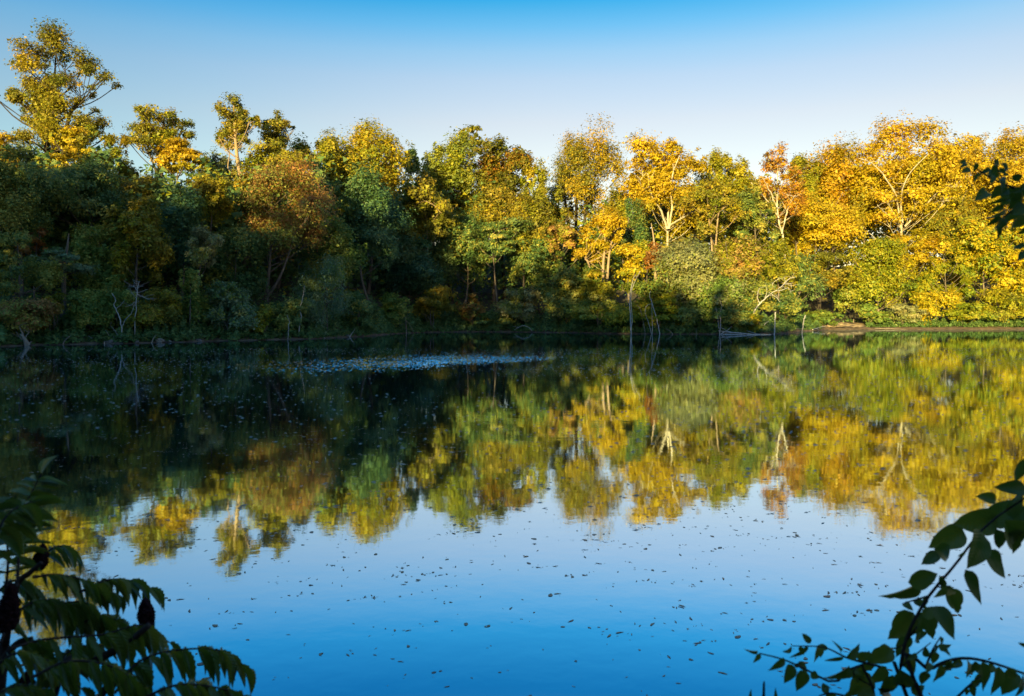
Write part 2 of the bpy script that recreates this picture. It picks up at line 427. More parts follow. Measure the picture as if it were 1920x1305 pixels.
def crown_points(rng, c, rx, ry, rz, n, style):
    """lobes -> clumps -> leaves.  returns leaf points, normals, colour value, lobe centres, clump centres"""
    nl = style.get('lobes', max(10, int(12 + 4.0 * rx * rz / 8)))
    nl = min(nl, 70)
    d = unit(rng, nl * 3); d = d[d[:, 2] > style.get('zmin', -0.75)][:nl]
    nl = len(d)
    rad = rng.uniform(0.08, 1.0, nl) ** 0.45 * style.get('spread', 0.80)
    taper = style.get('taper', 0.0)
    lc = d * rad[:, None]
    if taper: lc[:, :2] *= (1 - taper * (lc[:, 2:3] * 0.5 + 0.5))
    lr = rng.uniform(0.18, 0.42, nl) * style.get('lobe', 1.0)
    lsh = rng.uniform(0.65, 1.45, (nl, 3))
    if 'at' in style:                       # lobes measured one by one
        lc = np.repeat(style['at'][0], 3, axis=0); lr = np.repeat(style['at'][1], 3); nl = len(lr)
        lc = lc + rng.normal(0, 0.38, (nl, 3)) * lr[:, None] + rng.normal(0, 1, (nl, 3)) * np.array([0, 0.34, 0])
        lr = lr * rng.uniform(0.42, 0.78, nl)
        lsh = rng.uniform(0.65, 1.3, (nl, 3))
    per = lr ** 2; per = per / per.sum()
    ncl = style.get('clumps', int(max(60, n / 34)))
    which = rng.choice(nl, ncl, p=per)
    cd = unit(rng, ncl)
    low = cd[:, 2] < -0.25
    cd[low, 2] *= rng.choice([1.0, -1.0], low.sum(), p=[0.35, 0.65])
    cr_ = lr[which] * rng.uniform(0.25, 1.15, ncl)
    sprig = rng.uniform(0, 1, ncl) < 0.16                     # stray shoots break up the outline
    cr_[sprig] *= rng.uniform(1.1, 1.55, sprig.sum()); cd[sprig, 2] = np.abs(cd[sprig, 2])
    cc = lc[which] + cd * cr_[:, None] * lsh[which] * np.array([1, 1, style.get('flat', 0.75)])
    lv = rng.choice(ncl, n)
    sig = style.get('sig', 0.075)
    off = np.clip(rng.normal(0, 1, (n, 3)), -1.9, 1.9) * sig * np.array([1.15, 1.15, style.get('sigz', 0.75)])
    off *= lr[which][lv][:, None] / 0.33 * np.where(sprig, 0.6, 1.12)[lv][:, None]
    p = cc[lv] + off
    nr = cd[lv] * 0.7 + p * 0.3 + np.array([0, 0, 0.5])
    S = np.array([rx, ry, rz])
    cv = 0.5 + 0.19 * rng.normal(0, 1, nl)[which][lv] + 0.12 * rng.normal(0, 1, ncl)[lv] + 0.14 * rng.normal(0, 1, n)
    return c + p * S, nr, cv, c + lc * S, c + cc * S, which, lr * rx

def make_tree(name, label, x, yt, yb, w, off, pal, group=None, cat='tree', seed=None, dens=1.0, bark=None, trunk=None,
              trunks=None, limbs=None, tr=None, style=None, leaf=1.0, shrub=False, nolimb=False, aspect=0.8, droop=0.0,
              ext=0.12, base_dx=0.0, depth=1.0, pal2=None, seeall=False):
    style = style or {}
    rng = np.random.default_rng(seed if seed is not None else (int(x * 7 + yt * 13 + w) % 99991))
    t = (x - 960) / F
    Y = float(shore(np.array(t))) + off
    yb2 = yb + ext * (yb - yt)
    c = P(x, (yt + yb2) / 2, Y)
    rx = w / 2 / F * Y; rz = (yb2 - yt) / 2 / F * Y
    ry = rx * depth
    px_area = w * (yb2 - yt)
    n = int(np.clip(px_area * 1.12 * dens, 3000, 60000))
    bx, by = c[0] + base_dx, Y
    gz = float(ground(bx, by))
    root = empty(name, (bx, by, gz))
    tag(root, label, cat, group)
    if 'px' in style:
        q = np.array(style['px'], float)
        style = dict(style); style['at'] = (np.stack([(q[:, 0] - x) / (w / 2), 0 * q[:, 0], -(q[:, 1] + 11 - (yt + yb2) / 2) / ((yb2 - yt) / 2)], -1), 0.88 * q[:, 2] / (w / 2))
    # shrink by the clump scatter so the outline keeps the measured size
    pts, nr, cv, lc, cc, which, lr = crown_points(rng, c, rx, ry, rz, n, style)
    # keep everything above the ground
    gp = ground(pts[:, 0], pts[:, 1]) + 0.12
    gp = np.maximum(gp, 0.1)
    pts[:, 2] = np.maximum(pts[:, 2], gp + rng.uniform(0, 0.35, len(pts)))
    size = 0.00225 * Y * leaf
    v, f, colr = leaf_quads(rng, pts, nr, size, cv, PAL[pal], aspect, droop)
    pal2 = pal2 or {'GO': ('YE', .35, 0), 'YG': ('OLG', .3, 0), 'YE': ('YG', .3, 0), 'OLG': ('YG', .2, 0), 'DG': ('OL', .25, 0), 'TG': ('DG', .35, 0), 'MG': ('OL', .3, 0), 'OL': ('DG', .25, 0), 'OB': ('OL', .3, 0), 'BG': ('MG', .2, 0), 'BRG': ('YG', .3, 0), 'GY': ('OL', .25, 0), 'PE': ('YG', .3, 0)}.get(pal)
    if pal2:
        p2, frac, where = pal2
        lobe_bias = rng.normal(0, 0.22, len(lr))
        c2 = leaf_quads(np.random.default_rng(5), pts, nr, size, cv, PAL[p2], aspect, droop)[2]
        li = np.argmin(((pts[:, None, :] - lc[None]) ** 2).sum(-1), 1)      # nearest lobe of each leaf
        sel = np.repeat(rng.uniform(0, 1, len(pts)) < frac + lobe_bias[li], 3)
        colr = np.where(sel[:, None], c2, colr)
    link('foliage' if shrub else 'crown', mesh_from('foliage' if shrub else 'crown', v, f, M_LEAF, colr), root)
    # wood
    H = c[2] + rz - gz
    bark = bark or M_BARK
    mb = MB()
    r0 = tr if tr else (0.03 + 0.010 * H)
    if shrub:
        for k in range(5):
            q = lc[rng.integers(len(lc))]
            b0 = np.array([bx + rng.normal(0, 0.25), by + rng.normal(0, 0.25), gz - 0.15])
            mid = (b0 + q) / 2 + np.array([rng.normal(0, .2), rng.normal(0, .2), 0.15 * H])
            mb.tube(spline([b0, mid, q], 7), np.linspace(0.05, 0.015, 7), 5)
    else:
        paths = []
        if trunks:
            for pl in trunks:
                paths.append(np.array([P(a, b, Y) for a, b in pl]))
            for q in paths:
                q[0][2] = min(q[0][2], float(ground(q[0][0], q[0][1])) - 0.2)
        else:
            b0 = np.array([bx, by, gz - 0.3]); top = c + np.array([rng.normal(0, .1) * rx, 0, 0.55 * rz])
            m1 = b0 * 0.6 + top * 0.4 + np.array([rng.normal(0, 0.03) * H, rng.normal(0, 0.03) * H, 0])
            paths.append(np.array([b0, m1, top]))
        axes = []
        for q in paths:
            pth = spline(q, 16)
            rr = r0 * (1 - 0.82 * np.linspace(0, 1, 16)) * (1 + 0.35 * np.exp(-np.linspace(0, 1, 16) * 16))
            mb.tube(pth, rr, 8); axes.append((pth, rr))
        if not nolimb:
            for li in range(len(lc)):
                pth, rr = axes[rng.integers(len(axes))]
                q = lc[li]
                hd = np.hypot(q[0] - pth[:, 0], q[1] - pth[:, 1])
                want = q[2] - 0.75 * hd
                k = int(np.argmin(np.abs(pth[:, 2] - want) + 0.2 * hd)); k = min(max(k, 4), 14)
                s0 = pth[k]
                mid = (s0 + q) / 2 + np.array([rng.normal(0, .06), rng.normal(0, .06), -0.06]) * np.linalg.norm(q - s0)
                r1 = rr[k] * rng.uniform(0.35, 0.55) * (0.45 if limbs else 0.85)
                mb.tube(spline([s0, mid, q], 6), np.linspace(r1, 0.035, 6), 5, cap=False)
                mine = np.where(which == li)[0]
                for ci in mine[:4]:
                    e = cc[ci]; md = (q + e) / 2 + rng.normal(0, .08, 3) * lr[li]
                    mb.tube(spline([mid * .4 + q * .6, md, e], 4), np.linspace(0.04, 0.012, 4), 3, cap=False)
    mb.build('stem' if shrub else 'trunk', bark, root)
    if limbs:
        for (pl, ra, rb) in limbs:
            ra *= 0.72; rb *= 0.8
            k = MB()
            q = np.array([P(a, b, Y - ry * (0.18 + 0.80 * j / max(1, len(pl) - 1))) for j, (a, b) in enumerate(pl)])
            s = spline(q, 12); s[1:-1] += rng.normal(0, 0.05, (10, 3))
            k.tube(s, np.linspace(ra, rb, 12), 7)
            # side twigs
            for _ in range(5):
                i0 = rng.integers(4, 11); e = s[i0] + np.array([rng.normal(0, .9), rng.normal(0, .6), abs(rng.normal(0.6, .5))])
                k.tube(spline([s[i0], (s[i0] + e) / 2 + rng.normal(0, .12, 3), e], 5), np.linspace(rb * 0.9, 0.015, 5), 5)
            k.build('limb', bark, root)
    return root

T = make_tree
OPEN = dict(lobe=0.72, sig=0.075, spread=0.92)
AIRY = dict(lobe=0.62, sig=0.095, spread=0.92, lobes=34)
FEATH = dict(lobe=0.80, sig=0.085, spread=0.88, sigz=1.1, flat=1.0)
TALL = dict(lobe=0.85, flat=1.0, sigz=1.2)
FLATL = dict(flat=0.40, sigz=0.45, lobe=1.0)
GB = 'tall trees along the back of the far bank'
GM = 'trees in the middle of the far bank'
GF = 'shrubs along the far waterline'
# ------------------------------------------------------------------ tall back row, left to right
T('cottonwood_tree', 'tallest tree, airy towering crown rising above the wood on the left', 108, 52, 275, 205, 26, 'OLG', GB, style=dict(sig=0.17, px=[(105,75,26),(80,95,22),(130,90,24),(160,105,22),(185,130,18),(203,138,11),(60,110,18),(45,98,10),(95,130,26),(85,165,28),(60,150,18),(110,190,26),(75,195,24),(40,180,17),(15,165,14),(8,180,9),(140,150,15),(150,185,12),(165,158,11),(125,225,26),(95,235,26),(160,225,20),(165,245,18),(130,248,24),(60,220,17),(75,250,22),(180,240,10)]),
  bark=M_DARKBARK, trunks=[[(100, 420), (100, 300), (101, 200), (104, 110)], [(100, 330), (85, 250), (60, 205), (30, 175)], [(102, 320), (125, 240), (160, 180)]], tr=0.36, dens=0.72, leaf=1.0)
T('broadleaf_tree', 'golden crown at the left edge, low beside the towering tree', 12, 228, 350, 115, 22, 'GO', GB, dens=0.9)
T('broadleaf_tree', 'small bright yellow crown at the foot of the towering airy tree', 138, 238, 325, 125, 18, 'YE', GB, dens=0.8, style=OPEN)
T('broadleaf_tree', 'narrow yellow-green tree just right of the towering tree', 212, 250, 400, 80, 20, 'YG', GB, style=OPEN, dens=0.8)
T('locust_tree', 'open-crowned tree with dark forked limbs and a flat ragged top', 302, 188, 320, 150, 26, 'OLG', GB, style=dict(sig=0.17, px=[(262,208,13),(285,205,17),(310,202,17),(335,212,15),(345,235,13),(364,248,9),(255,230,17),(280,235,20),(310,235,20),(330,255,17),(245,252,11),(268,262,15),(300,268,18),(330,272,16),(300,215,10),(290,250,22),(320,245,20)]), dens=0.62, bark=M_DARKBARK,
  trunks=[[(312, 480), (300, 360), (285, 300), (262, 262)], [(302, 370), (330, 280), (350, 240)], [(300, 360), (305, 260), (310, 215)]], tr=0.24)
T('broadleaf_tree', 'golden layered crown under the open flat-topped tree', 335, 252, 335, 130, 22, 'GO', GB, style=dict(flat=0.45, lobe=0.8), dens=0.75)
T('slender_tree', 'slender lone tree with long bare pale trunk and small tufted crown', 438, 168, 285, 92, 18, 'OLG', GB, style=dict(sig=0.17, px=[(440,184,13),(425,200,13),(455,205,11),(474,214,8),(440,215,17),(425,235,13),(411,245,10),(450,235,15),(480,222,6),(435,255,15),(415,256,8),(460,250,8),(440,230,18),(437,200,14)]), dens=0.8, bark=M_WARMBARK,
  trunks=[[(462, 480), (456, 360), (446, 305), (440, 240), (438, 182)]], tr=0.34, limbs=[([(447, 330), (430, 318), (429, 290), (436, 268)], 0.10, 0.04)])
T('broadleaf_tree', 'thin drooping-twigged crown right of the slender lone tree', 514, 200, 300, 82, 20, 'OLG', GB, style=dict(sig=0.17, px=[(510,212,11),(525,214,11),(495,225,10),(540,225,8),(515,235,15),(500,250,14),(530,252,14),(549,231,5),(510,270,18),(518,225,14)]), dens=0.7, droop=1.2)
T('broadleaf_tree', 'green-gold crown filling in below the drooping-twigged one', 520, 255, 350, 140, 16, 'YG', GB, dens=0.9)
T('poplar_tree', 'yellow-green poplar with upright tufted tops above the rusty tree', 602, 233, 350, 105, 22, 'YG', GB, style=TALL, dens=0.95)
T('poplar_tree', 'broad golden dome-shaped crown in the left half of the skyline', 690, 231, 385, 178, 20, 'YG', GB, style=TALL, dens=1.0, pal2=('GO', 0.45, 0))
T('broadleaf_tree', 'small dark green tuft at the right shoulder of the golden dome', 768, 264, 340, 44, 16, 'DG', GB, style=TALL, dens=1.0)
T('broadleaf_tree', 'green-gold rounded crown left of the dark rust-tipped crown', 848, 244, 400, 135, 18, 'YG', GB, dens=1.0, style=TALL, pal2=('OL', 0.4, 0))
T('broadleaf_tree', 'small sprig-like crown top between two rounded crowns', 884, 231, 300, 50, 26, 'OLG', GB, style=AIRY, dens=0.9)
T('broadleaf_tree', 'dark gappy crown with rust-orange tips and sky showing through', 948, 240, 400, 112, 20, 'RG', GB, style=dict(lobe=0.8, sig=0.09, spread=0.9, lobes=40), dens=0.95, bark=M_DARKBARK, leaf=1.1)
T('broadleaf_tree', 'little pale yellow-green tree in the dip of the skyline', 1004, 290, 400, 58, 20, 'YG', GB, style=FEATH, dens=0.7)
T('willow_tree', 'tall feathery olive-gold tree standing alone against the sky', 1098, 244, 430, 140, 36, 'GO', GB, style=dict(lobe=0.8, sig=0.085, spread=0.9, sigz=1.2, flat=1.0, taper=-0.1), dens=0.95, bark=M_DARKBARK,
  trunks=[[(1082, 480), (1080, 410), (1085, 340), (1090, 280)], [(1082, 450), (1100, 390), (1120, 320)], [(1080, 430), (1060, 380), (1050, 330)]], tr=0.36, aspect=0.6, pal2=('OLG', 0.5, 0))
T('sycamore_tree', 'golden sycamore with forked white limbs right of the feathery tree', 1245, 244, 445, 172, 26, 'GO', GB, style=OPEN, dens=0.9, bark=M_PALEBARK, leaf=1.1, tr=0.24,
  trunks=[[(1250, 600), (1251, 500), (1252, 425), (1255, 330), (1250, 280)]],
  limbs=[([(1251, 428), (1236, 390), (1222, 366), (1214, 325)], 0.26, 0.07), ([(1254, 428), (1260, 385), (1258, 340), (1274, 292)], 0.24, 0.06),
         ([(1254, 424), (1284, 405), (1312, 390)], 0.18, 0.07), ([(1240, 395), (1205, 350), (1195, 330)], 0.10, 0.04)])
T('broadleaf_tree', 'green-gold crown behind the right side of the forked sycamore', 1362, 270, 400, 112, 34, 'YG', GB, style=TALL, dens=0.9)
T('broadleaf_tree', 'olive layered tree with thin lit trunk beneath the forked sycamore', 1338, 320, 455, 130, 16, 'OLG', GB, style=dict(flat=0.5, lobe=0.8), dens=0.62, bark=M_WARMBARK,
  trunks=[[(1336, 600), (1335, 470), (1330, 420), (1326, 360)], [(1334, 450), (1345, 420), (1352, 390)]], tr=0.17)
T('broadleaf_tree', 'sparse rust-red tree with white trunk and bare spreading limbs', 1458, 278, 425, 108, 22, 'OG', GB, pal2=('RU', 0.35, 0), style=AIRY, dens=0.55, bark=M_PALEBARK, tr=0.17, leaf=0.95,
  trunks=[[(1476, 600), (1470, 458), (1461, 420), (1457, 375), (1459, 305), (1464, 270)]],
  limbs=[([(1460, 408), (1440, 378), (1408, 342)], 0.16, 0.04), ([(1457, 388), (1440, 352), (1428, 330)], 0.15, 0.04), ([(1466, 438), (1480, 385), (1492, 366)], 0.15, 0.04), ([(1428, 366), (1412, 330)], 0.06, 0.02)])
T('broadleaf_tree', 'yellow-green crown peeking out behind the rust-red tree', 1508, 283, 380, 70, 34, 'YG', GB, style=TALL)
T('maple_tree', 'tall orange-gold tree between the rust-red tree and the great sycamore', 1562, 254, 450, 142, 26, 'GO', GB, style=TALL, dens=0.85, bark=M_WARMBARK,
  limbs=[([(1545, 440), (1560, 400), (1580, 360)], 0.13, 0.04)], pal2=('OG', 0.45, 0))
T('maple_tree', 'bright golden rounded crown low in front of the tall orange-gold tree', 1540, 372, 482, 150, 16, 'YE', GB, dens=0.9, pal2=('GO', 0.4, 0))
T('sycamore_tree', 'great sycamore with long white limbs, broadest crown on the right', 1702, 228, 470, 220, 20, 'GO', GB, style=OPEN, dens=0.9, bark=M_PALEBARK, leaf=1.1, tr=0.32,
  trunks=[[(1692, 600), (1691, 500), (1690, 425), (1690, 350), (1700, 290)]],
  limbs=[([(1690, 428), (1666, 405), (1645, 384)], 0.17, 0.05), ([(1689, 425), (1682, 372), (1668, 345), (1640, 310), (1610, 297)], 0.24, 0.05), ([(1692, 420), (1690, 370), (1702, 330), (1742, 288)], 0.24, 0.05),
         ([(1697, 424), (1735, 385), (1766, 356), (1804, 349)], 0.22, 0.07), ([(1728, 391), (1752, 380), (1780, 377)], 0.12, 0.04), ([(1688, 375), (1660, 380), (1640, 390)], 0.09, 0.03)])
T('broadleaf_tree', 'gold crown showing behind the right shoulder of the great sycamore', 1800, 250, 370, 100, 34, 'GO', GB, style=TALL, dens=0.9)
T('broadleaf_tree', 'broad golden crown in the top right corner of the wood', 1880, 240, 420, 170, 22, 'GO', GB, style=dict(flat=0.6), dens=0.8)
T('broadleaf_tree', 'golden crown cut off by the right edge of the view', 1990, 245, 450, 150, 20, 'GO', GB, dens=0.6)
T('broadleaf_tree', 'dark green crown cut off by the left edge of the view', -70, 250, 480, 150, 12, 'DG', GB, dens=0.6)

T('broadleaf_tree', 'olive-gold crown low in the gap left of the feathery tree', 1035, 335, 470, 75, 26, 'OLG', GB, dens=0.8, style=FEATH)
T('broadleaf_tree', 'thin olive crown low in the gap right of the feathery tree', 1168, 325, 470, 70, 30, 'OLG', GB, dens=0.6, style=FEATH)
T('broadleaf_tree', 'grey-green fine-twigged crown just left of the slender bare trunk', 408, 272, 380, 70, 24, 'GY', GB, dens=0.6, style=FEATH)
# fuller rows behind, between the named crowns
T('broadleaf_tree', 'gold crown tucked left of the tall orange-gold tree', 1492, 335, 500, 100, 28, 'GO', GB, dens=0.9)
T('broadleaf_tree', 'yellow-green crown in the notch between the orange-gold tree and the great sycamore', 1622, 290, 450, 100, 30, 'YG', GB, dens=0.9)
T('broadleaf_tree', 'yellow crown behind the lower right limbs of the great sycamore', 1752, 300, 460, 110, 30, 'YE', GB, dens=0.8)
T('broadleaf_tree', 'golden crown behind the hanging dark twigs at the upper right', 1842, 310, 470, 120, 28, 'GO', GB, dens=0.8)
T('broadleaf_tree', 'yellow-green crown right of the olive layered tree', 1402, 300, 450, 95, 30, 'YG', GB, dens=0.9)
T('broadleaf_tree', 'gold crown low behind the forked sycamore', 1295, 345, 480, 120, 30, 'GO', GB, dens=0.8)
T('broadleaf_tree', 'green crown behind the gold-flecked tree, below the open flat-topped one', 258, 300, 450, 100, 16, 'OLG', GB, dens=0.9)
T('broadleaf_tree', 'olive crown left of the slender lone tree', 392, 290, 420, 90, 20, 'OLG', GB, dens=0.8)
T('broadleaf_tree', 'dark olive crown left of the green-gold rounded crown', 782, 320, 470, 90, 18, 'OL', GB, dens=0.9)
T('broadleaf_tree', 'gold-tinged crown behind the orange-brown tree', 470, 300, 460, 110, 17, 'OLG', GB, dens=0.8)
T('broadleaf_tree', 'olive-gold crown under the dark rust-tipped crown', 925, 330, 480, 120, 17, 'OLG', GB, dens=0.9)

# ------------------------------------------------------------------ middle rows
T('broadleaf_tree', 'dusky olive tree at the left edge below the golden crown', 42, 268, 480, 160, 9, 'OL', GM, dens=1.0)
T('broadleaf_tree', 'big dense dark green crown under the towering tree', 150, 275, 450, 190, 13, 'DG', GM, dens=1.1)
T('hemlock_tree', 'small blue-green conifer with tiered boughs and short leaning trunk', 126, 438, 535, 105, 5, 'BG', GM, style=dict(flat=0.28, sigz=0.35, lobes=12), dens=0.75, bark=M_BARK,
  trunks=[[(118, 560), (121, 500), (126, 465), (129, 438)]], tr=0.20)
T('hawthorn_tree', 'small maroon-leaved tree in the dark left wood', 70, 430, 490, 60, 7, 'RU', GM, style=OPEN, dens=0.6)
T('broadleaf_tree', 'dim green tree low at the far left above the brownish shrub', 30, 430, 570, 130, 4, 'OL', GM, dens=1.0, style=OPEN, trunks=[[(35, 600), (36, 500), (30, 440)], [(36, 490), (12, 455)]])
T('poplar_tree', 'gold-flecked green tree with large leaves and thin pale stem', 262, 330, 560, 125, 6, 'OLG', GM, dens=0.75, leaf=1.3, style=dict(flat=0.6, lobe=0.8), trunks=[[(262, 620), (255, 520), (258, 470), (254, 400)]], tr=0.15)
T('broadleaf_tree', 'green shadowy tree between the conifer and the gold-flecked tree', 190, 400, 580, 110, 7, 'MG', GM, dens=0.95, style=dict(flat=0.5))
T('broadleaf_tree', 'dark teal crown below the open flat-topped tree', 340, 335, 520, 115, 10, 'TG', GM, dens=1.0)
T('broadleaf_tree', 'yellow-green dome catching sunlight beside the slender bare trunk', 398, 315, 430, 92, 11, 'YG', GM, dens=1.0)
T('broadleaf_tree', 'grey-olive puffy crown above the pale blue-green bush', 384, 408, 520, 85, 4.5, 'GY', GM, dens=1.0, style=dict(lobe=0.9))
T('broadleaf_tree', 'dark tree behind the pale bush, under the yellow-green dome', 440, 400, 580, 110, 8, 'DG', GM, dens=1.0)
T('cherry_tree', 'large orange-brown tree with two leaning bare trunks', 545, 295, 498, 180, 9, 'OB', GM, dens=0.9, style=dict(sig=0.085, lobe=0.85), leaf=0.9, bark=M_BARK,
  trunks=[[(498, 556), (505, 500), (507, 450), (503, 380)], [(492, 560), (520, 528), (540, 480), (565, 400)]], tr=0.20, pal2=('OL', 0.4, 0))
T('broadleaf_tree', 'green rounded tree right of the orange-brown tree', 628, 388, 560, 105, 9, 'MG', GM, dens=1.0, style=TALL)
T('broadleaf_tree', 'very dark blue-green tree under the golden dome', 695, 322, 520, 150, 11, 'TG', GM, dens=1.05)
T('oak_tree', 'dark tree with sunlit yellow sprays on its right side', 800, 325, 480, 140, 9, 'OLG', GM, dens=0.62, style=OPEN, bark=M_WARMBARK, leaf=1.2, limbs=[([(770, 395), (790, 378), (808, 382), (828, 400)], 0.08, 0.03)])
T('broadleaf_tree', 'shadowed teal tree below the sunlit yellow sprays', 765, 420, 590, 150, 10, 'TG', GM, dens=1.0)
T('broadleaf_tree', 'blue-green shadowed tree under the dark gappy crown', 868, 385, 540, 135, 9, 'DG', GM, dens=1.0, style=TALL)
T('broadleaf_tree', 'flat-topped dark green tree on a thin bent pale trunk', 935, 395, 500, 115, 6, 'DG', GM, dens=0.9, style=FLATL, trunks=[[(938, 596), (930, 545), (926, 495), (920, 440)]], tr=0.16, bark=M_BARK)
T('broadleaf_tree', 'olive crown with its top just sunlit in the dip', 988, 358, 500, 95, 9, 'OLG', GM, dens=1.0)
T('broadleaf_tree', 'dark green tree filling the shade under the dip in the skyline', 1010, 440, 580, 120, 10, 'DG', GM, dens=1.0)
T('ash_tree', 'sunlit gold tree with two orange-lit stems in the centre', 1128, 372, 505, 112, 12, 'GO', GM, dens=0.72, style=dict(lobe=0.7, sig=0.06), bark=M_WARMBARK,
  trunks=[[(1130, 560), (1131, 500), (1134, 460), (1131, 390)], [(1134, 540), (1142, 480), (1152, 435)], [(1126, 540), (1105, 500), (1096, 485)]], tr=0.24)
T('broadleaf_tree', 'peach-orange low crown left of the two orange-lit stems', 1058, 412, 500, 95, 12, 'PE', GM, dens=0.9, style=OPEN)
T('broadleaf_tree', 'dark green crown between the lit stems and the forked sycamore', 1180, 372, 500, 75, 19, 'DG', GM, dens=1.0)
T('broadleaf_tree', 'bright yellow crown at the foot of the forked sycamore', 1212, 432, 530, 110, 9, 'YE', GM, dens=0.9)
T('dogwood_tree', 'small reddish crown beside the pink-lit trunk below the sycamore', 1232, 452, 510, 50, 6, 'RU', GM, dens=0.9, bark=M_WARMBARK, trunks=[[(1232, 560), (1227, 466), (1221, 418)]], tr=0.2)
T('mulberry_tree', 'large rounded grey-green tree on the point by the water', 1288, 440, 590, 125, 3.5, 'GY', GM, dens=1.05, style=dict(sig=0.085))
T('dogwood_tree', 'peach-tinted tree with sunlit orange top on the point', 1375, 418, 560, 125, 5.5, 'PE', GM, dens=0.9, pal2=('YG', 0.5, 0))
T('broadleaf_tree', 'brownish shaded crown left of the rust-red tree', 1422, 350, 470, 90, 20, 'OL', GM, dens=0.7, style=OPEN)
T('broadleaf_tree', 'pale yellow-green crown below the rust-red tree', 1458, 445, 560, 85, 13, 'YG', GM, dens=0.9)
T('walnut_tree', 'olive tree with dark upright trunk above the sandy landing', 1535, 455, 560, 125, 8, 'OLG', GM, dens=0.7, bark=M_DARKBARK, style=OPEN, trunks=[[(1538, 594), (1533, 540), (1526, 480)], [(1536, 580), (1540, 520), (1545, 470)]], tr=0.19)
T('broadleaf_tree', 'dark green crown behind the bleached fallen snag', 1490, 470, 590, 100, 10, 'DG', GM, dens=1.0)
T('maple_tree', 'vivid bright green tree right of the sandy landing', 1648, 425, 590, 135, 7, 'BRG', GM, dens=0.95, style=dict(flat=0.5), pal2=('YG', 0.5, 0))
T('maple_tree', 'dark green crown overhanging the sandy landing', 1600, 490, 590, 90, 10, 'MG', GM, dens=0.9, style=dict(flat=0.5))
T('broadleaf_tree', 'gold low crown hanging under the great sycamore', 1705, 425, 520, 120, 10, 'GO', GM, dens=0.8, style=OPEN)
T('broadleaf_tree', 'olive crown right of the great sycamore limbs', 1785, 350, 500, 110, 15, 'OLG', GM, dens=0.85)
T('maple_tree', 'bright yellow tree in full sun near the right edge', 1850, 388, 560, 150, 9, 'YE', GM, dens=0.85, style=OPEN, leaf=1.15, pal2=('BRG', 0.35, 0))
T('maple_tree', 'yellow-green tree half cut off by the right edge', 1925, 420, 590, 120, 7, 'YG', GM, dens=0.9)
T('broadleaf_tree', 'yellow-green tree left of the bright yellow one', 1772, 455, 585, 120, 8, 'YG', GM, dens=0.9, style=OPEN, pal2=('BRG', 0.4, 0))

# ------------------------------------------------------------------ waterline shrubs
def S(label, x, yt, yb, w, off, pal, **k):
    return T(k.pop('name', 'waterside_shrub'), label, x, yt, yb, w, off, pal, GF, 'shrub', shrub=True, **k)
S('brownish olive shrub overhanging the water at the far left', 38, 548, 640, 135, 1.6, 'OB', dens=0.9, pal2=('OL', 0.6, 0))
S('orange-flecked yellowing shrub second along the left waterline', 100, 540, 632, 60, 2.0, 'OLG', dens=0.9)
S('tall green mound of vines left of the white forked snag', 158, 520, 636, 95, 2.2, 'MG', dens=1.0)
S('dark green shrub behind the white forked snag', 225, 505, 636, 85, 2.6, 'MG', dens=1.0)
S('olive-gold shrub right of the white forked snag', 295, 530, 636, 115, 2.2, 'OLG', dens=0.9)
S('narrow column of green vines beside the pale blue-green bush', 362, 495, 634, 60, 2.6, 'MG', dens=1.0)
S('pale blue-green rounded bush at the water, most silvery on the bank', 430, 528, 634, 98, 1.6, 'BG', dens=1.1, seed=77)
S('small yellow-green shrub right of the pale blue-green bush', 488, 572, 634, 52, 1.5, 'YG', dens=1.0)
S('green shrub under the two leaning trunks', 538, 552, 634, 85, 1.8, 'OL', dens=1.0)
S('pale green weeping shrub with hanging sprays', 605, 480, 632, 100, 2.0, 'BG', dens=0.8, droop=2.5, aspect=0.5, style=dict(sigz=1.6, flat=1.1))
S('dark shrub right of the pale weeping one', 672, 545, 628, 90, 2.2, 'DG', dens=1.0)
S('shadowed green shrub left of the broad spreading bush', 742, 545, 616, 80, 2.5, 'MG', dens=1.0)
S('broad spreading olive-green bush leaning over the water', 808, 535, 612, 105, 1.2, 'OLG', dens=1.1, style=dict(flat=0.45), seed=91)
S('dim brownish shrub right of the broad spreading bush', 884, 550, 612, 62, 2.2, 'OB', dens=1.0)
S('grey-green shrub right of the thin bent pale trunk', 972, 530, 614, 90, 2.6, 'GY', dens=0.95)
S('dark low shrub at the head of the inlet', 925, 580, 618, 80, 2.5, 'DG', dens=1.0)
S('large olive shrub at the left end of the point', 1060, 500, 620, 110, 3.0, 'OL', dens=1.0)
S('yellow-tipped shrub high on the point below the lit stems', 1118, 500, 580, 90, 6, 'YG', dens=0.9)
S('green layered shrub in the middle of the point', 1122, 550, 624, 120, 1.8, 'BRG', dens=1.0, style=dict(flat=0.45), pal2=('OL', 0.5, 0))
S('green shrub just behind the tall bleached snag', 1182, 520, 624, 110, 2.4, 'BRG', dens=1.0, style=dict(flat=0.45))
S('low green shrub behind the cluster of bent white stems', 1240, 555, 624, 95, 1.8, 'BRG', dens=1.0)
S('dark green shrub below the grey-green tree on the point', 1318, 540, 624, 120, 1.6, 'DG', dens=1.0, pal2=('MG', 0.4, 0))
S('tall green shrub rising behind the cluster of bent white stems', 1252, 478, 605, 100, 3.4, 'MG', dens=0.9, style=dict(flat=0.45), pal2=('OLG', 0.4, 0))
S('tall layered green shrub left of the leaning dead tree', 1352, 470, 605, 115, 3.2, 'MG', dens=0.9, style=dict(flat=0.45), pal2=('GY', 0.4, 0))
S('rounded olive shrub just behind the foot of the leaning dead tree', 1412, 500, 608, 80, 4.0, 'OL', dens=0.9)
S('mid-green shrub between the large olive shrub and the lit stems', 1082, 470, 590, 90, 6.5, 'MG', dens=0.8, pal2=('OLG', 0.4, 0))
S('yellowish little bush at the tip of the point', 1416, 583, 624, 44, 1.2, 'YG', dens=1.1)
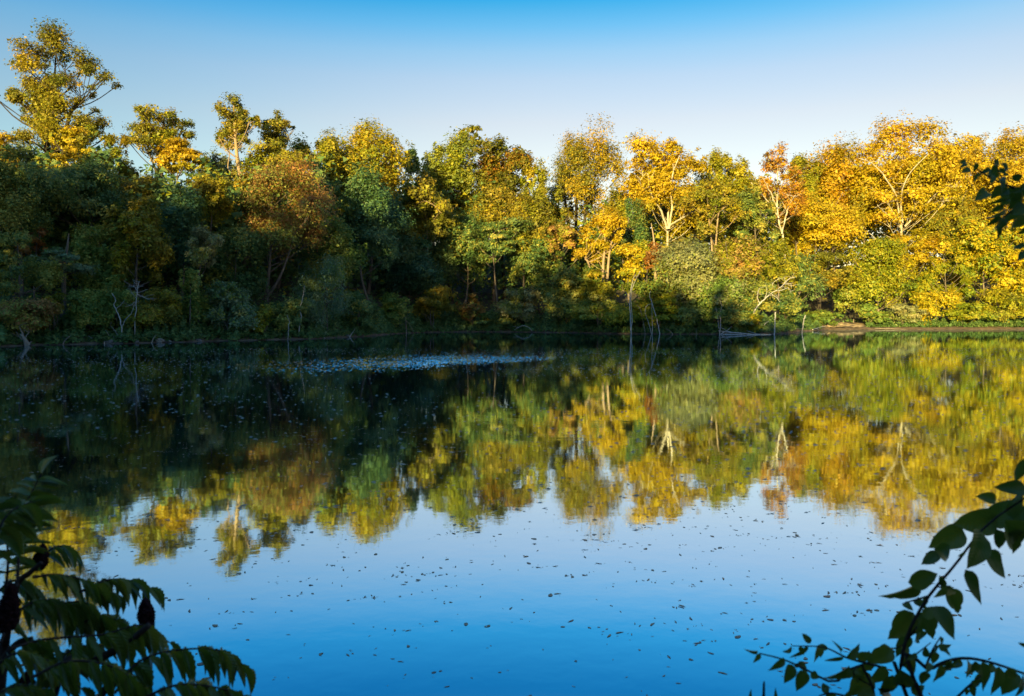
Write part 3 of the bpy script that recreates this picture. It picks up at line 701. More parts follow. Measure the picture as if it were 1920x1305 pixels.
S('mixed green shrub left of the yellowish little bush', 1378, 545, 624, 80, 2.0, 'OL', dens=1.0)
S('dark low shrub behind the two upright stakes', 1480, 555, 618, 90, 3.0, 'DG', dens=1.0)
S('dark low shrub at the left of the sandy landing', 1545, 575, 612, 70, 3.2, 'MG', dens=1.0)
S('round green shrub right of the sandy landing', 1630, 568, 612, 75, 3.0, 'MG', dens=1.0)
S('pale grey-olive bush in front of the vivid green tree', 1690, 560, 614, 75, 2.2, 'GY', dens=1.0)
S('bright yellow sunlit shrub right of the pale grey-olive bush', 1752, 532, 614, 90, 2.5, 'YE', dens=1.0)
S('low yellow-green shrub at the sunny waterline', 1812, 560, 614, 90, 2.2, 'YG', dens=1.0, pal2=('BRG', 0.4, 0))
S('yellow-green shrub near the right end of the waterline', 1880, 530, 614, 100, 2.4, 'YG', dens=1.0)
S('bright yellow shrub cut off by the right edge at the waterline', 1945, 510, 614, 90, 2.4, 'YE', dens=0.8)

# ------------------------------------------------------------------ woods that read as one mass
def mass(name, label, pts, nr, size, cv, pal, seed):
    rng = np.random.default_rng(seed)
    v, f, c = leaf_quads(rng, pts, nr, size, cv, PAL[pal], 1.3)
    o = link(name, mesh_from(name, v, f, M_LEAF, c))
    return tag(o, label, 'woods', kind='stuff')

rng = np.random.default_rng(11)
# deep interior of the far wood behind the rows of trees
n = 260000
px = rng.uniform(-500, 2500, n); tt = (px - 960) / F
off = np.interp(px, [0, 900, 1100], [13, 15, 30]) + 45 * rng.uniform(0, 1, n) ** 1.5
Yd = shore(tt) + off
prof = np.interp(px, [-500, 0, 180, 240, 300, 420, 640, 780, 960, 1020, 1070, 1130, 1180, 1300, 1420, 1560, 1920, 2500],
                 [330, 330, 320, 360, 360, 345, 330, 350, 375, 390, 430, 420, 400, 360, 380, 360, 350, 330])
prof = prof + 22 * np.sin(px * 0.06) + 12 * np.sin(px * 0.19 + 1)
topz = CZ - (prof - HY) / F * Yd
X = tt * Yd; gz = ground(X, Yd)
z = gz + 0.3 + (np.maximum(topz - gz, 2.5) - 0.3) * rng.uniform(0, 1, n) ** 0.75
clump = np.round(np.stack([X, Yd, z], -1) / 2.3) * 2.3
pts = clump + rng.normal(0, 0.62, (n, 3)); pts[:, 2] = np.maximum(pts[:, 2], ground(pts[:, 0], pts[:, 1]) + .1)
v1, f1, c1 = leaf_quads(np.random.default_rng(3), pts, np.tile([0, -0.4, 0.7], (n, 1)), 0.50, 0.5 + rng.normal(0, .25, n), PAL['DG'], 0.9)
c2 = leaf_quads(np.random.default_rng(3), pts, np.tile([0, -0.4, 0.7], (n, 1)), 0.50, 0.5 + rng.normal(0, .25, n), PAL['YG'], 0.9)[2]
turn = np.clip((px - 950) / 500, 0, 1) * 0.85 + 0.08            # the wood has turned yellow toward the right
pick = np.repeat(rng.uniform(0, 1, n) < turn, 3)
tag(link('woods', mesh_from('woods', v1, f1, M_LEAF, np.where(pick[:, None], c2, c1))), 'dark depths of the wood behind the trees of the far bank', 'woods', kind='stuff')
# low plants hugging the far bank
n = 150000
px = rng.uniform(-300, 2200, n); tt = (px - 960) / F
off = np.interp(px, [1400, 1700], [0.15, 1.2]) + rng.gamma(1.15, 2.6, n)
ok = ~((np.abs(px - 1582) < 42) & (off < 9))
ok &= (rng.uniform(0, 1, n) < 0.3 + 0.9 * (0.5 + 0.5 * np.sin(px * 0.052 + 3 * np.sin(px * 0.013)))) | (off > 2.5)
px, tt, off = px[ok], tt[ok], off[ok]; n = len(px)
Yd = shore(tt) + off; X = tt * Yd
hum = 0.35 + 0.5 * (0.5 + 0.5 * np.sin(px * 0.11 + 2 * np.sin(px * 0.031))) + 0.25 * np.sin(px * 0.37)
z = np.maximum(ground(X, Yd), 0.02) + 0.05 + np.clip(hum, 0.15, 2) * rng.uniform(0, 1, n) * np.clip(0.5 + off * 0.35, 0.45, 1.8)
v, f, c = leaf_quads(rng, np.stack([X, Yd, z], -1), np.tile([0, -0.3, 0.8], (n, 1)), 0.26, 0.5 + rng.normal(0, .25, n), PAL['DG'], 0.7)
tag(link('undergrowth', mesh_from('undergrowth', v, f, M_LEAF, c)), 'low mixed green undergrowth covering the far bank', 'undergrowth', kind='stuff')
# wood on the ridge behind the viewer
n = 30000
X = rng.uniform(-190, 60, n); Yd = rng.uniform(-30, -13, n)
H = np.interp(X, CASTX, CASTH) + 0.9 * np.sin(X * 0.9) + 0.8 * np.sin(X * 0.37 + 1) + 0.5 * np.sin(X * 2.1)
gz = ground(X, Yd)
z = gz + (1.08 * H - gz) * rng.beta(1.0, 1.6, n)
pts = np.stack([X, Yd, z], -1) + rng.normal(0, 0.3, (n, 3))
mass('woods', 'wooded ridge behind the viewer that shades the near side of the lake', pts, np.tile([0.0, 0.5, 0.4], (n, 1)), 1.0, 0.5 + rng.normal(0, .25, n), 'OL', 4)

# ------------------------------------------------------------------ sandy landing
pv, pf = [], []
ks, js = 15, 9
for j in range(js):
    for i in range(ks):
        px_ = 1550 + (1614 - 1550) * i / (ks - 1) + 14 * math.sin(j * 1.3); o_ = 1.0 + 7 * j / (js - 1)
        t_ = (px_ - 960) / F; Y_ = float(shore(np.array(t_))) + o_ + 0.3 * math.sin(i * 2.1)
        pv.append((t_ * Y_, Y_, float(ground(t_ * Y_, Y_)) + 0.05 + (0.22 if o_ > 5 else 0.045 * o_) - (0.5 if i in (0, ks - 1) else 0)))
for j in range(js - 1):
    for i in range(ks - 1):
        a = j * ks + i; pf.append((a, a + 1, a + ks + 1, a + ks))
tag(link('path', mesh_from('path', np.array(pv), np.array(pf), M_PATH, smooth=True)), kind='structure')
# ------------------------------------------------------------------ snags, stakes, driftwood
def yshore(px, off=0.0):
    return float(shore(np.array((px - 960) / F))) + off
def snag(name, label, polys, off, radii, mat=None, group=None, cat='dead tree', seed=1, twigs=0):
    """polys: pixel polylines; the first starts at the foot"""
    rng = np.random.default_rng(seed)
    Y = yshore(polys[0][0][0], off)
    mb = MB()
    for k, pl in enumerate(polys):
        q = np.array([P(a, b, Y + 0.25 * math.sin(3 * k + 0.8 * j) * (k > 0)) for j, (a, b) in enumerate(pl)])
        if k == 0:
            q[0][2] = min(q[0][2], max(float(ground(q[0][0], q[0][1])), -0.6)) - 0.15
        s = spline(q, max(10, 4 * len(q)))
        s[1:-1] += rng.normal(0, 0.018, (len(s) - 2, 3))
        ra, rb = radii[min(k, len(radii) - 1)]; ra *= 0.78; rb *= 0.85
        mb.tube(s, np.linspace(ra, rb, len(s)) * rng.uniform(0.92, 1.08, len(s)), 7)
        for _ in range(twigs):
            i0 = rng.integers(len(s) // 2, len(s)); L = rng.uniform(0.25, 0.8)
            e = s[i0] + np.array([rng.normal(0, 1), rng.normal(0, .5), rng.uniform(-.2, .9)]) * L
            mb.tube(spline([s[i0], (s[i0] + e) / 2 + rng.normal(0, .05, 3), e], 4), np.linspace(rb * .8, 0.008, 4), 5)
    o = mb.build(name, mat or M_DEAD)
    return tag(o, label, cat, group)
GS = 'dead stems standing along the water'
snag('snag', 'white forked dead stem at the left waterline', [[(226, 642), (228, 625), (228, 612), (222, 590), (214, 572), (217, 562), (210, 550)], [(228, 614), (236, 598), (246, 588), (252, 572)], [(224, 636), (217, 622), (208, 612)]], 0.5, [(0.065, 0.022), (0.04, 0.015), (0.025, 0.01)], group=GS, seed=2, twigs=2)
snag('snag', 'grey twiggy dead sapling behind the white forked stem', [[(252, 600), (255, 570), (258, 540), (262, 528)], [(256, 560), (246, 548)], [(257, 552), (268, 556), (280, 562)], [(255, 566), (240, 575)], [(257, 545), (250, 535)]], 1.4, [(0.05, 0.02), (0.025, 0.01)], mat=M_DEAD, group=GS, seed=3, twigs=7)
snag('snag', 'white kinked dead stem below the weeping green shrub', [[(561, 637), (561, 615), (565, 593), (562, 580), (567, 560), (571, 535)], [(562, 600), (566, 592)]], 0.6, [(0.07, 0.018), (0.04, 0.02)], group=GS, seed=4)
snag('snag', 'thin hooked white stem left of the kinked dead stem', [[(540, 637), (541, 612), (543, 603), (538, 590)]], 0.2, [(0.045, 0.015)], group=GS, seed=5)
snag('snag', 'bare root-like dead stem under the broad spreading bush', [[(762, 628), (761, 605), (759, 594)], [(761, 600), (772, 615), (776, 624)], [(760, 604), (750, 610), (745, 600)]], -0.2, [(0.08, 0.03), (0.03, 0.015)], mat=M_DEADWARM, group=GS, seed=6, twigs=2)
snag('snag', 'tall bleached double-stemmed snag standing at the tip of the shade', [[(1184, 629), (1182, 595), (1181, 560), (1186, 528), (1192, 514)], [(1183, 627), (1185, 590), (1183, 560), (1188, 534), (1200, 508)], [(1181, 575), (1176, 562)], [(1182, 560), (1174, 550)]], -0.8, [(0.085, 0.025), (0.06, 0.02), (0.025, 0.01)], group=GS, seed=7, twigs=3)
snag('snag', 'bent grey stem first right of the tall bleached snag', [[(1211, 627), (1206, 605), (1201, 582), (1194, 570)]], 0.1, [(0.055, 0.02)], group=GS, seed=8, mat=M_DEADWARM)
snag('snag', 'pale stem bowed over in a hoop beside the tall bleached snag', [[(1222, 625), (1216, 605), (1210, 588), (1211, 576), (1219, 570), (1226, 572)]], 0.2, [(0.05, 0.015)], group=GS, seed=9)
snag('snag', 'straight thin stem between the hoop and the slanting stem', [[(1223, 626), (1223, 600), (1222, 572), (1222, 560)]], 0.1, [(0.05, 0.02)], group=GS, seed=10)
snag('snag', 'long slanting white stem at the right of the bent cluster', [[(1238, 628), (1232, 600), (1224, 572), (1218, 555), (1220, 545)]], -0.1, [(0.07, 0.02)], group=GS, seed=11)
snag('snag', 'thin wavy dead stem with a side shoot on the point', [[(1349, 628), (1351, 605), (1350, 588), (1353, 575), (1349, 562)], [(1348, 616), (1346, 595), (1342, 576)]], -0.1, [(0.07, 0.025), (0.045, 0.012)], group=GS, seed=12, twigs=2)
snag('fallen_snag', 'bleached leaning dead tree with sunlit twiggy branches on the point', [[(1408, 603), (1414, 585), (1422, 572), (1432, 562), (1446, 550), (1462, 540), (1478, 524), (1492, 519)],
      [(1424, 570), (1420, 555), (1424, 540)], [(1440, 556), (1446, 540), (1452, 528), (1464, 522)], [(1452, 546), (1466, 544), (1478, 540), (1484, 550)], [(1460, 541), (1472, 530), (1470, 520)],
      [(1446, 551), (1456, 558), (1462, 566)], [(1434, 560), (1438, 545), (1436, 535)], [(1470, 533), (1482, 532), (1484, 540)]], 1.8,
      [(0.12, 0.03), (0.06, 0.02), (0.06, 0.018), (0.05, 0.015)], mat=M_DEAD, seed=13, twigs=6)
snag('stake', 'straight white stake standing in the water, left of the pair', [[(1452, 630), (1453, 608), (1454, 585)]], -1.5, [(0.085, 0.07)], cat='stake', group='pair of pale stakes in the water', seed=14)
snag('stake', 'bent white stake standing in the water, right of the pair', [[(1503, 628), (1506, 606), (1510, 591)]], -8.0, [(0.085, 0.07)], cat='stake', group='pair of pale stakes in the water', seed=15)
snag('snag', 'broken pale branch propped at the right of the leaning dead tree', [[(1428, 618), (1434, 608), (1442, 602)]], 1.0, [(0.06, 0.03)], seed=16, group=GS)
snag('snag', 'gnarled dark roots hanging at the far left waterline', [[(50, 648), (44, 630), (36, 612)], [(48, 640), (38, 634), (30, 622)], [(46, 634), (55, 622)], [(42, 640), (28, 645)]], -0.2, [(0.10, 0.03), (0.05, 0.02)], mat=M_DEADWARM, seed=17, twigs=4, group=GS)

def logs(name, label, polys, off, radii, mat, seed, group='driftwood along the far shore'):
    rng = np.random.default_rng(seed); mb = MB()
    for k, pl in enumerate(polys):
        q = []
        for a, b, o_ in pl:
            Y = yshore(a, off + o_); p = P(a, b, Y); p[2] = max(p[2], max(0.0, float(ground(p[0], p[1]))) + 0.02); q.append(p)
        s = spline(np.array(q), 12); s[1:-1] += rng.normal(0, 0.02, (10, 3))
        ra, rb = radii[min(k, len(radii) - 1)]
        mb.tube(s, np.linspace(ra, rb, 12), 7)
    return tag(mb.build(name, mat), label, 'driftwood', group)
logs('driftwood', 'tangle of grey fallen branches reaching out from the point', [[(1348, 620, 0.5), (1378, 624, -.3), (1412, 627, -1), (1446, 628, -1.6)], [(1352, 626, 0), (1380, 628, -.5), (1420, 629, -1)], [(1352, 614, .6), (1368, 622, 0), (1392, 626, -.6)], [(1400, 620, .4), (1420, 626, -.5), (1438, 628, -1.2)], [(1350, 628, -.6), (1362, 620, 0), (1372, 612, .4)]], 0, [(0.09, 0.03), (0.07, 0.02), (0.05, 0.015)], M_DEAD, 21)
logs('driftwood', 'small arched dead branch at the head of the inlet', [[(965, 618, 0.4), (978, 611, 0.1), (990, 613, -.2), (998, 621, -.5)], [(972, 614, .3), (962, 612, .6)]], 0, [(0.05, 0.02), (0.03, 0.01)], M_DEAD, 22)
logs('driftwood', 'weathered stump of driftwood near the left shore shrub', [[(292, 640, 0.2), (300, 636, 0.1), (306, 640, -.2)], [(296, 641, 0), (304, 641, -.2)]], 0, [(0.14, 0.08), (0.1, 0.06)], M_DEADWARM, 23)
logs('driftwood', 'leaning broken stump at the left waterline below the brownish shrub', [[(52, 646, -.2), (46, 636, 0), (40, 626, .2)], [(50, 645, -.2), (60, 640, .2)]], 0, [(0.16, 0.06), (0.07, 0.03)], M_DEADWARM, 24)
logs('driftwood', 'low grey log lying on the mud between the two stakes', [[(1455, 621, 2), (1475, 618, 2.4), (1500, 616, 0.5)], [(1478, 619, 2.0), (1488, 615, 1.6)]], 0, [(0.09, 0.04), (0.03, 0.015)], M_DEADWARM, 25)
logs('driftwood', 'long thin log along the mud below the sunny shrubs', [[(1640, 616, .5), (1690, 617, .2), (1745, 617, .4)], [(1660, 617, .3), (1668, 613, .6)]], 0, [(0.045, 0.02), (0.02, 0.01)], M_DEADWARM, 26)
logs('driftwood', 'short log at the left of the sandy landing', [[(1524, 618, -.2), (1540, 613, .6), (1548, 612, .9)], [(1530, 616, 0), (1536, 619, -.4)]], 0, [(0.08, 0.04), (0.04, 0.02)], M_DEAD, 27)
rng = np.random.default_rng(8)
sticks = [
    (118, 'below the orange-flecked shrub'),
    (132, 'between the orange-flecked shrub and the green vine mound'),
    (172, 'at the right foot of the green vine mound'),
    (184, 'first of the row left of the white forked stem'),
    (196, 'second of the row left of the white forked stem'),
    (206, 'third of the row left of the white forked stem'),
    (214, 'nearest to the left of the white forked stem'),
    (262, 'just right of the white forked stem'),
    (284, 'left of the largest pale stone'),
    (322, 'right of the largest pale stone'),
    (352, 'left of the brown stone by the vine column'),
    (610, 'below the pale weeping shrub'),
    (636, 'right of the pale weeping shrub'),
    (655, 'left of the dark shrub past the weeping shrub'),
    (1262, 'right of the long slanting white stem'),
    (1286, 'halfway between the slanting stem and the wavy stem'),
    (1306, 'left of the thin wavy stem on the point'),
]
for i, (a, where) in enumerate(sticks):                                    # pale broken sticks along the bank
    Y = yshore(a, rng.uniform(-0.1, 0.5)); mb = MB()
    b0 = np.array([(a - 960) / F * Y, Y, max(0, float(ground((a - 960) / F * Y, Y))) - 0.05])
    e = b0 + np.array([rng.uniform(-0.9, 0.5), rng.uniform(-0.2, 0.5), rng.uniform(0.15, 0.75)])
    s = spline([b0, (b0 + e) / 2 + rng.normal(0, .06, 3), e], 7)
    mb.tube(s, np.linspace(rng.uniform(.04, .07), .015, 7), 6)
    e2 = s[4] + rng.normal(0, .22, 3) + np.array([0, 0, .15]); mb.tube(spline([s[4], (s[4] + e2) / 2 + rng.normal(0, .03, 3), e2], 4), np.linspace(.02, .008, 4), 5)
    tag(mb.build('broken_stick', M_DEAD if i % 2 else M_DEADWARM), ('pale' if i % 2 else 'brownish') + ' broken stick ' + where, 'stick', 'broken sticks along the far shore')
def stone(px, off, s, seed, label):
    rng = np.random.default_rng(seed)
    import bmesh
    bm = bmesh.new(); bmesh.ops.create_icosphere(bm, subdivisions=2, radius=1)
    Y = yshore(px, off); X = (px - 960) / F * Y
    k = rng.normal(0, 1, (6, 3))
    for v in bm.verts:
        n_ = np.array(v.co)
        f_ = 1 + 0.14 * sum(abs(float(n_ @ q)) - 0.8 for q in k) / 3
        v.co = Vector((v.co.x * s * 1.5 * f_, v.co.y * s * f_, v.co.z * s * 0.65 * f_))
    me = bpy.data.meshes.new('stone'); bm.to_mesh(me); bm.free(); me.materials.append(M_ROCK)
    o = link('stone', me); o.location = (X, Y, max(0.0, float(ground(X, Y))) + s * 0.15); o.rotation_euler = (rng.normal(0, .2), rng.normal(0, .2), rng.uniform(0, 6))
    tag(o, label, 'stone', 'stones on the far shore')
for a, o_, s, l in [(205, 0.2, 0.22, 'grey stone just left of the white forked stem'), (255, 0.25, 0.18, 'small stone just right of the white forked stem'), (300, 0.2, 0.3, 'largest pale stone on the left shore'), (372, 0.2, 0.22, 'brown stone left of the pale blue-green bush'), (650, 0.3, 0.2, 'stone below the dark shrub past the weeping shrub'), (1398, -1.2, 0.12, 'tiny stone in the water off the point')]:
    stone(a, o_, s, int(a), l)

# ------------------------------------------------------------------ leaves floating on the lake
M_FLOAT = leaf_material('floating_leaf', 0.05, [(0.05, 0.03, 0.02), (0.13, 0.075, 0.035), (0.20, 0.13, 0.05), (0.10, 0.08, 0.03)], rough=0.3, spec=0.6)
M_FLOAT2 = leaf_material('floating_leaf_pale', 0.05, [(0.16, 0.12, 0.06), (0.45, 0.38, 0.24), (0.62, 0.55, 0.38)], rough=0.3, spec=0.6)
def float_mesh(seed, kind):
    rng = np.random.default_rng(seed)
    if kind == 'maple':
        k = 16; a = np.linspace(0, 2 * np.pi, k, endpoint=False)
        r = np.where(np.arange(k) % 4 == 0, 1.0, np.where(np.arange(k) % 2 == 0, 0.62, 0.36)) * rng.uniform(.85, 1.1, k)
        ring = np.stack([np.cos(a) * r, np.sin(a) * r, 0.02 + 0.10 * r * r * np.abs(np.sin(a * 1.5 + seed))], -1) * 0.5
    else:
        k = 8; a = np.linspace(0, 2 * np.pi, k, endpoint=False)
        wd = (0.62 if kind == 'oval' else 0.26) * rng.uniform(.8, 1.15, k)
        x_ = np.cos(a); y_ = np.sin(a) * wd * (1 - 0.35 * x_) * np.abs(np.sin(a)) ** 0.35
        y_ = y_ + 0.18 * np.sin(seed * 1.7) * x_ * x_
        ring = np.stack([x_, y_, 0.010 + 0.035 * (x_ * np.cos(seed) + y_ * np.sin(seed * 2.0)) ** 2], -1) * 0.5
    v = np.vstack([[0, 0, 0.01], ring]); idx = np.arange(k)
    f = np.stack([np.zeros(k, int), 1 + idx, 1 + (idx + 1) % k], -1)
    return v, f
FV = [float_mesh(s, kd) for s, kd in enumerate(['oval', 'oval', 'thin', 'thin', 'maple', 'maple', 'oval', 'thin'])]
rng = np.random.default_rng(21)
def scatter(n, y0, y1):
    D = np.sqrt(rng.uniform(y0 ** 2, y1 ** 2, n)); tt = rng.uniform(-0.80, 0.80, n)
    return tt * D, D
cx, cy = [np.concatenate(q) for q in zip(scatter(2600, 4.3, 44), scatter(950, 4.3, 15))]
nper = rng.poisson(1.2 + 3.0 * (rng.uniform(0, 1, len(cx)) < 0.25), len(cx)) + 1
ang = rng.normal(0.12, 0.25, len(cx))
xs, ys = [], []
for a, b, k, g_ in zip(cx, cy, nper, ang):
    L = rng.normal(0, 0.075, k)
    xs.append(a + L * np.cos(g_)); ys.append(b + L * np.sin(g_) + rng.normal(0, 0.018, k))
xs = np.concatenate(xs); ys = np.concatenate(ys)
s_x, s_y = [np.concatenate(q) for q in zip(scatter(1800, 4.3, 48), scatter(1500, 4.3, 15))]
xs = np.concatenate([xs, s_x]); ys = np.concatenate([ys, s_y])
keep = (ys > 4.0) & (np.abs(xs / ys) < 0.85)
xs, ys = xs[keep], ys[keep]
order = np.argsort(ys); xs, ys = xs[order], ys[order]
szs = np.clip(rng.gamma(1.7, 0.0115, len(xs)) + 0.012, 0.013, 0.065)
rot = rng.uniform(0, 6.283, len(xs)); kind = rng.choice(len(FV), len(xs), p=[.10, .10, .28, .28, .03, .03, .05, .13])
inview = np.abs(xs / ys) < 0.66
show = np.where(inview, szs / ys * np.clip(1, 0, 1), 0)
top = np.argsort(-show)[:290]
FM = []
for i, (v, f) in enumerate(FV):
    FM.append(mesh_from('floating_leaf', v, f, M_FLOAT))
picked = np.zeros(len(xs), bool); picked[top] = True
for i in np.where(picked)[0]:
    o = bpy.data.objects.new('floating_leaf', FM[kind[i]]); col.objects.link(o)
    o.location = (xs[i], ys[i], 0.002); o.scale = (szs[i],) * 3; o.rotation_euler = (rng.normal(0, .03), rng.normal(0, .03), rot[i])
    tag(o, 'small fallen leaf floating on the near open water', 'leaf', 'fallen leaves floating on the near water')
V_, F_, n0 = [], [], 0
for i in np.where(~picked)[0]:
    v, f = FV[kind[i]]
    c_, s_ = math.cos(rot[i]), math.sin(rot[i])
    q = v * szs[i]
    V_.append(np.stack([q[:, 0] * c_ - q[:, 1] * s_ + xs[i], q[:, 0] * s_ + q[:, 1] * c_ + ys[i], q[:, 2] + 0.002], -1)); F_.append(f + n0); n0 += len(v)
# small curled bits farther out: two bent faces each, in loose rafts
n = 15000
bx_, by_ = scatter(n, 7.5, 50)
by_ = by_ + 0.0 * by_
raft = np.sin(bx_ * 0.33 + 1.5 * np.sin(by_ * 0.21)) + np.sin(by_ * 0.47 + bx_ * 0.12)
ok = rng.uniform(-1.8, 1.6, n) < raft
bx_, by_ = bx_[ok], by_[ok]; n = len(bx_)
a_ = rng.normal(0, 0.6, n); L = rng.uniform(0.018, 0.05, n)[:, None]
d_ = np.stack([np.cos(a_), np.sin(a_), rng.uniform(-.05, .3, n)], -1); w_ = np.stack([-np.sin(a_), np.cos(a_), rng.uniform(0.2, 0.9, n)], -1) * 0.45
c_ = np.stack([bx_, by_, np.full(n, 0.003)], -1)
q = np.stack([c_ - d_ * L * [1, 1, 0], c_ + w_ * L * 0.9, c_ + d_ * L, c_ - w_ * L * [0.9, 0.9, 0]], 1).reshape(-1, 3)
q[:, 2] = np.maximum(q[:, 2], 0.002)
far_q = np.arange(4 * n).reshape(-1, 4) + n0
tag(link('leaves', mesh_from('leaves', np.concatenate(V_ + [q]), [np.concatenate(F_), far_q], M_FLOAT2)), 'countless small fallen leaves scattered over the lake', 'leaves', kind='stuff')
# ------------------------------------------------------------------ foreground plants
M_SUMAC = leaf_material('sumac_leaflet', 0.35, [(0.065, 0.105, 0.010), (0.105, 0.16, 0.014), (0.19, 0.19, 0.016)], rough=0.30, spec=0.7, veins=True)
M_OVAL = leaf_material('branch_leaf', 0.40, [(0.055, 0.10, 0.010), (0.09, 0.14, 0.012), (0.14, 0.17, 0.014)], rough=0.36, spec=0.5, veins=True)
M_TWIG = noise_material('twig_bark', [(0.02, 0.014, 0.012), (0.05, 0.033, 0.026)], 60)
M_SEED = noise_material('sumac_seed', [(0.012, 0.004, 0.005), (0.032, 0.007, 0.009)], 120, rough=0.95)

def blade_mesh(name, mat, prof, teeth, curl, fold, twist, seed, bites=0):
    """leaf of unit length along +Y, unit half-width profile prof(u); midrib at x = 0"""
    rng = np.random.default_rng(seed); n = 11 if not teeth else 17
    us = np.linspace(0, 1, n); v = []
    for i, u in enumerate(us):
        h = prof(u) * (1 + (0.08 * (1 if i % 2 else -1) if teeth and 0 < i < n - 1 else 0)) + 0.004
        if bites and 0.3 < u < 0.85 and rng.uniform() < 0.12: h *= rng.uniform(0.45, 0.8)
        for sx in (-1, -0.5, 0, 0.5, 1):
            x = sx * h
            z = fold * abs(x) - curl * u * u + 0.02 * math.sin(9 * u + seed) * abs(sx) + twist * x * u
            v.append((x, u - 0.12 * curl * u * u, z))
    f = []
    for i in range(n - 1):
        for j in range(4):
            a = i * 5 + j; f.append((a, a + 1, a + 6, a + 5))
    return mesh_from(name, np.array(v), np.array(f), mat, smooth=True)
lance = lambda u: 0.5 * (math.sin(math.pi * min(1, u ** 0.75)) ** 0.9) * (1 - 0.25 * u)
ovate = lambda u: 0.5 * (math.sin(math.pi * u ** 0.62) ** 0.85) * (1.0 if u < 0.8 else 1 - 0.45 * (u - 0.8) / 0.2)
SUM = [blade_mesh('leaflet', M_SUMAC, lance, True, c_, f_, t_, i) for i, (c_, f_, t_) in enumerate([(0.18, 0.35, 0.1), (0.34, 0.45, -0.2), (0.10, 0.25, 0.25), (0.26, 0.55, 0.0)])]
OVA = [blade_mesh('leaf', M_OVAL, ovate, False, c_, f_, t_, 10 + i, b_) for i, (c_, f_, t_, b_) in enumerate([(0.10, 0.18, 0.1, 0), (0.28, 0.3, -0.3, 0), (0.05, 0.15, 0.3, 1), (0.35, 0.5, 0.2, 1)])]
frng = np.random.default_rng(33)

def put_blade(name, mesh, base, tip, width, parent, face=None, roll=0.0):
    """place a unit blade from base to tip (world points); face = rough normal"""
    b = Vector(base); d = Vector(tip) - b; L = d.length; d.normalize()
    nrm = Vector(face if face is not None else (0, -1, 0.2))
    nrm = nrm - nrm.dot(d) * d
    if nrm.length < 1e-3: nrm = Vector((1, 0, 0)) - d.x * d
    nrm.normalize()
    nrm = Matrix.Rotation(roll, 3, d) @ nrm
    x = d.cross(nrm)
    M = Matrix(((x.x * width, d.x * L, nrm.x * L, b.x), (x.y * width, d.y * L, nrm.y * L, b.y), (x.z * width, d.z * L, nrm.z * L, b.z), (0, 0, 0, 1)))
    o = bpy.data.objects.new(name, mesh); col.objects.link(o)
    o.parent = parent
    o.matrix_parent_inverse = Matrix.Identity(4)
    pm = Matrix.Translation(parent_world(parent))
    loc, rt, scl = (pm.inverted() @ M).decompose()
    o.location, o.rotation_mode, o.rotation_quaternion, o.scale = loc, 'QUATERNION', rt, scl
    return o
def parent_world(p):
    return Vector(p.location) if p.type == 'EMPTY' else Vector((0, 0, 0))   # mesh parts carry world coordinates

def stem_tube(name, pts, ra, rb, mat, parent, n=14):
    mb = MB(); s = spline(pts, n); mb.tube(s, np.linspace(ra, rb, n), 7)
    return mb.build(name, mat, parent), s

# ---- sumac, lower left
gz0 = float(ground(-1.25, 1.75))
sumac = empty('sumac_shrub', (-1.25, 1.75, gz0))
tag(sumac, 'dark staghorn-like sumac shrub with feathery leaves and seed cones in the near lower left', 'shrub')
root_pt = np.array([-1.25, 1.75, gz0 - 0.1])
def frond(ctrl, d0, d1, pairs, leaf_px, hang, spread=0.75, start=0.18, seed=0):
    rng = np.random.default_rng(seed)
    q = [P(a, b, d0 + (d1 - d0) * i / (len(ctrl) - 1)) for i, (a, b) in enumerate(ctrl)]
    rach, s = stem_tube('frond', q, 0.0035, 0.0012, M_TWIG, sumac, 40)
    for k in range(pairs + 1):
        u = start + (1 - start) * k / pairs; i = min(39, int(u * 39)); p = s[i]
        td = s[min(39, i + 2)] - s[max(0, i - 2)]; td /= np.linalg.norm(td) + 1e-9
        size = leaf_px / F * d0 * (0.72 + 0.4 * math.sin(math.pi * (0.15 + 0.75 * k / pairs))) * rng.uniform(0.88, 1.1)
        side0 = np.cross(td, [0, 0, 1.0]); side0 /= np.linalg.norm(side0) + 1e-9
        for sd in ((-1, 1) if k < pairs else (0,)):
            if sd and rng.uniform() < 0.05: continue
            dr = td * rng.uniform(0.30, 0.55) + sd * side0 * spread + np.array([0, 0, -hang]) + rng.normal(0, 0.10, 3)
            if sd == 0: dr = td + np.array([0, 0, -0.3 * hang])
            dr /= np.linalg.norm(dr)
            put_blade('leaflet', SUM[rng.integers(4)], p, p + dr * size, size * rng.uniform(0.22, 0.29), rach, face=np.array([0, 0, 1.0]) + 0.5 * sd * side0 + rng.normal(0, .15, 3), roll=rng.normal(0, .2))
    return rach
frond([(32, 1100), (38, 1010), (48, 950), (78, 888)], 1.80, 1.95, 11, 62, 0.25, spread=1.0, start=0.22, seed=1)
frond([(62, 1082), (110, 1078), (170, 1092), (215, 1120)], 1.85, 2.0, 9, 60, 0.8, seed=2)
frond([(150, 1110), (200, 1088), (250, 1090), (290, 1110)], 1.95, 2.15, 9, 60, 0.7, seed=3)
frond([(20, 1215), (90, 1198), (190, 1190), (270, 1172), (318, 1205)], 1.70, 1.95, 11, 78, 1.1, start=0.12, seed=4)
frond([(215, 1300), (262, 1240), (340, 1218), (420, 1222), (462, 1258)], 1.75, 1.95, 12, 74, 0.95, seed=5)
frond([(250, 1318), (330, 1285), (410, 1290), (480, 1312)], 1.68, 1.80, 10, 66, 0.7, seed=6)
frond([(0, 1205), (30, 1150), (80, 1125), (140, 1135)], 1.75, 1.95, 9, 66, 0.9, seed=7)
frond([(-20, 1260), (30, 1225), (90, 1240), (150, 1290)], 1.65, 1.75, 10, 70, 0.7, seed=8)
frond([(170, 1330), (215, 1262), (250, 1275), (270, 1330)], 1.85, 1.95, 9, 64, 0.5, seed=9)
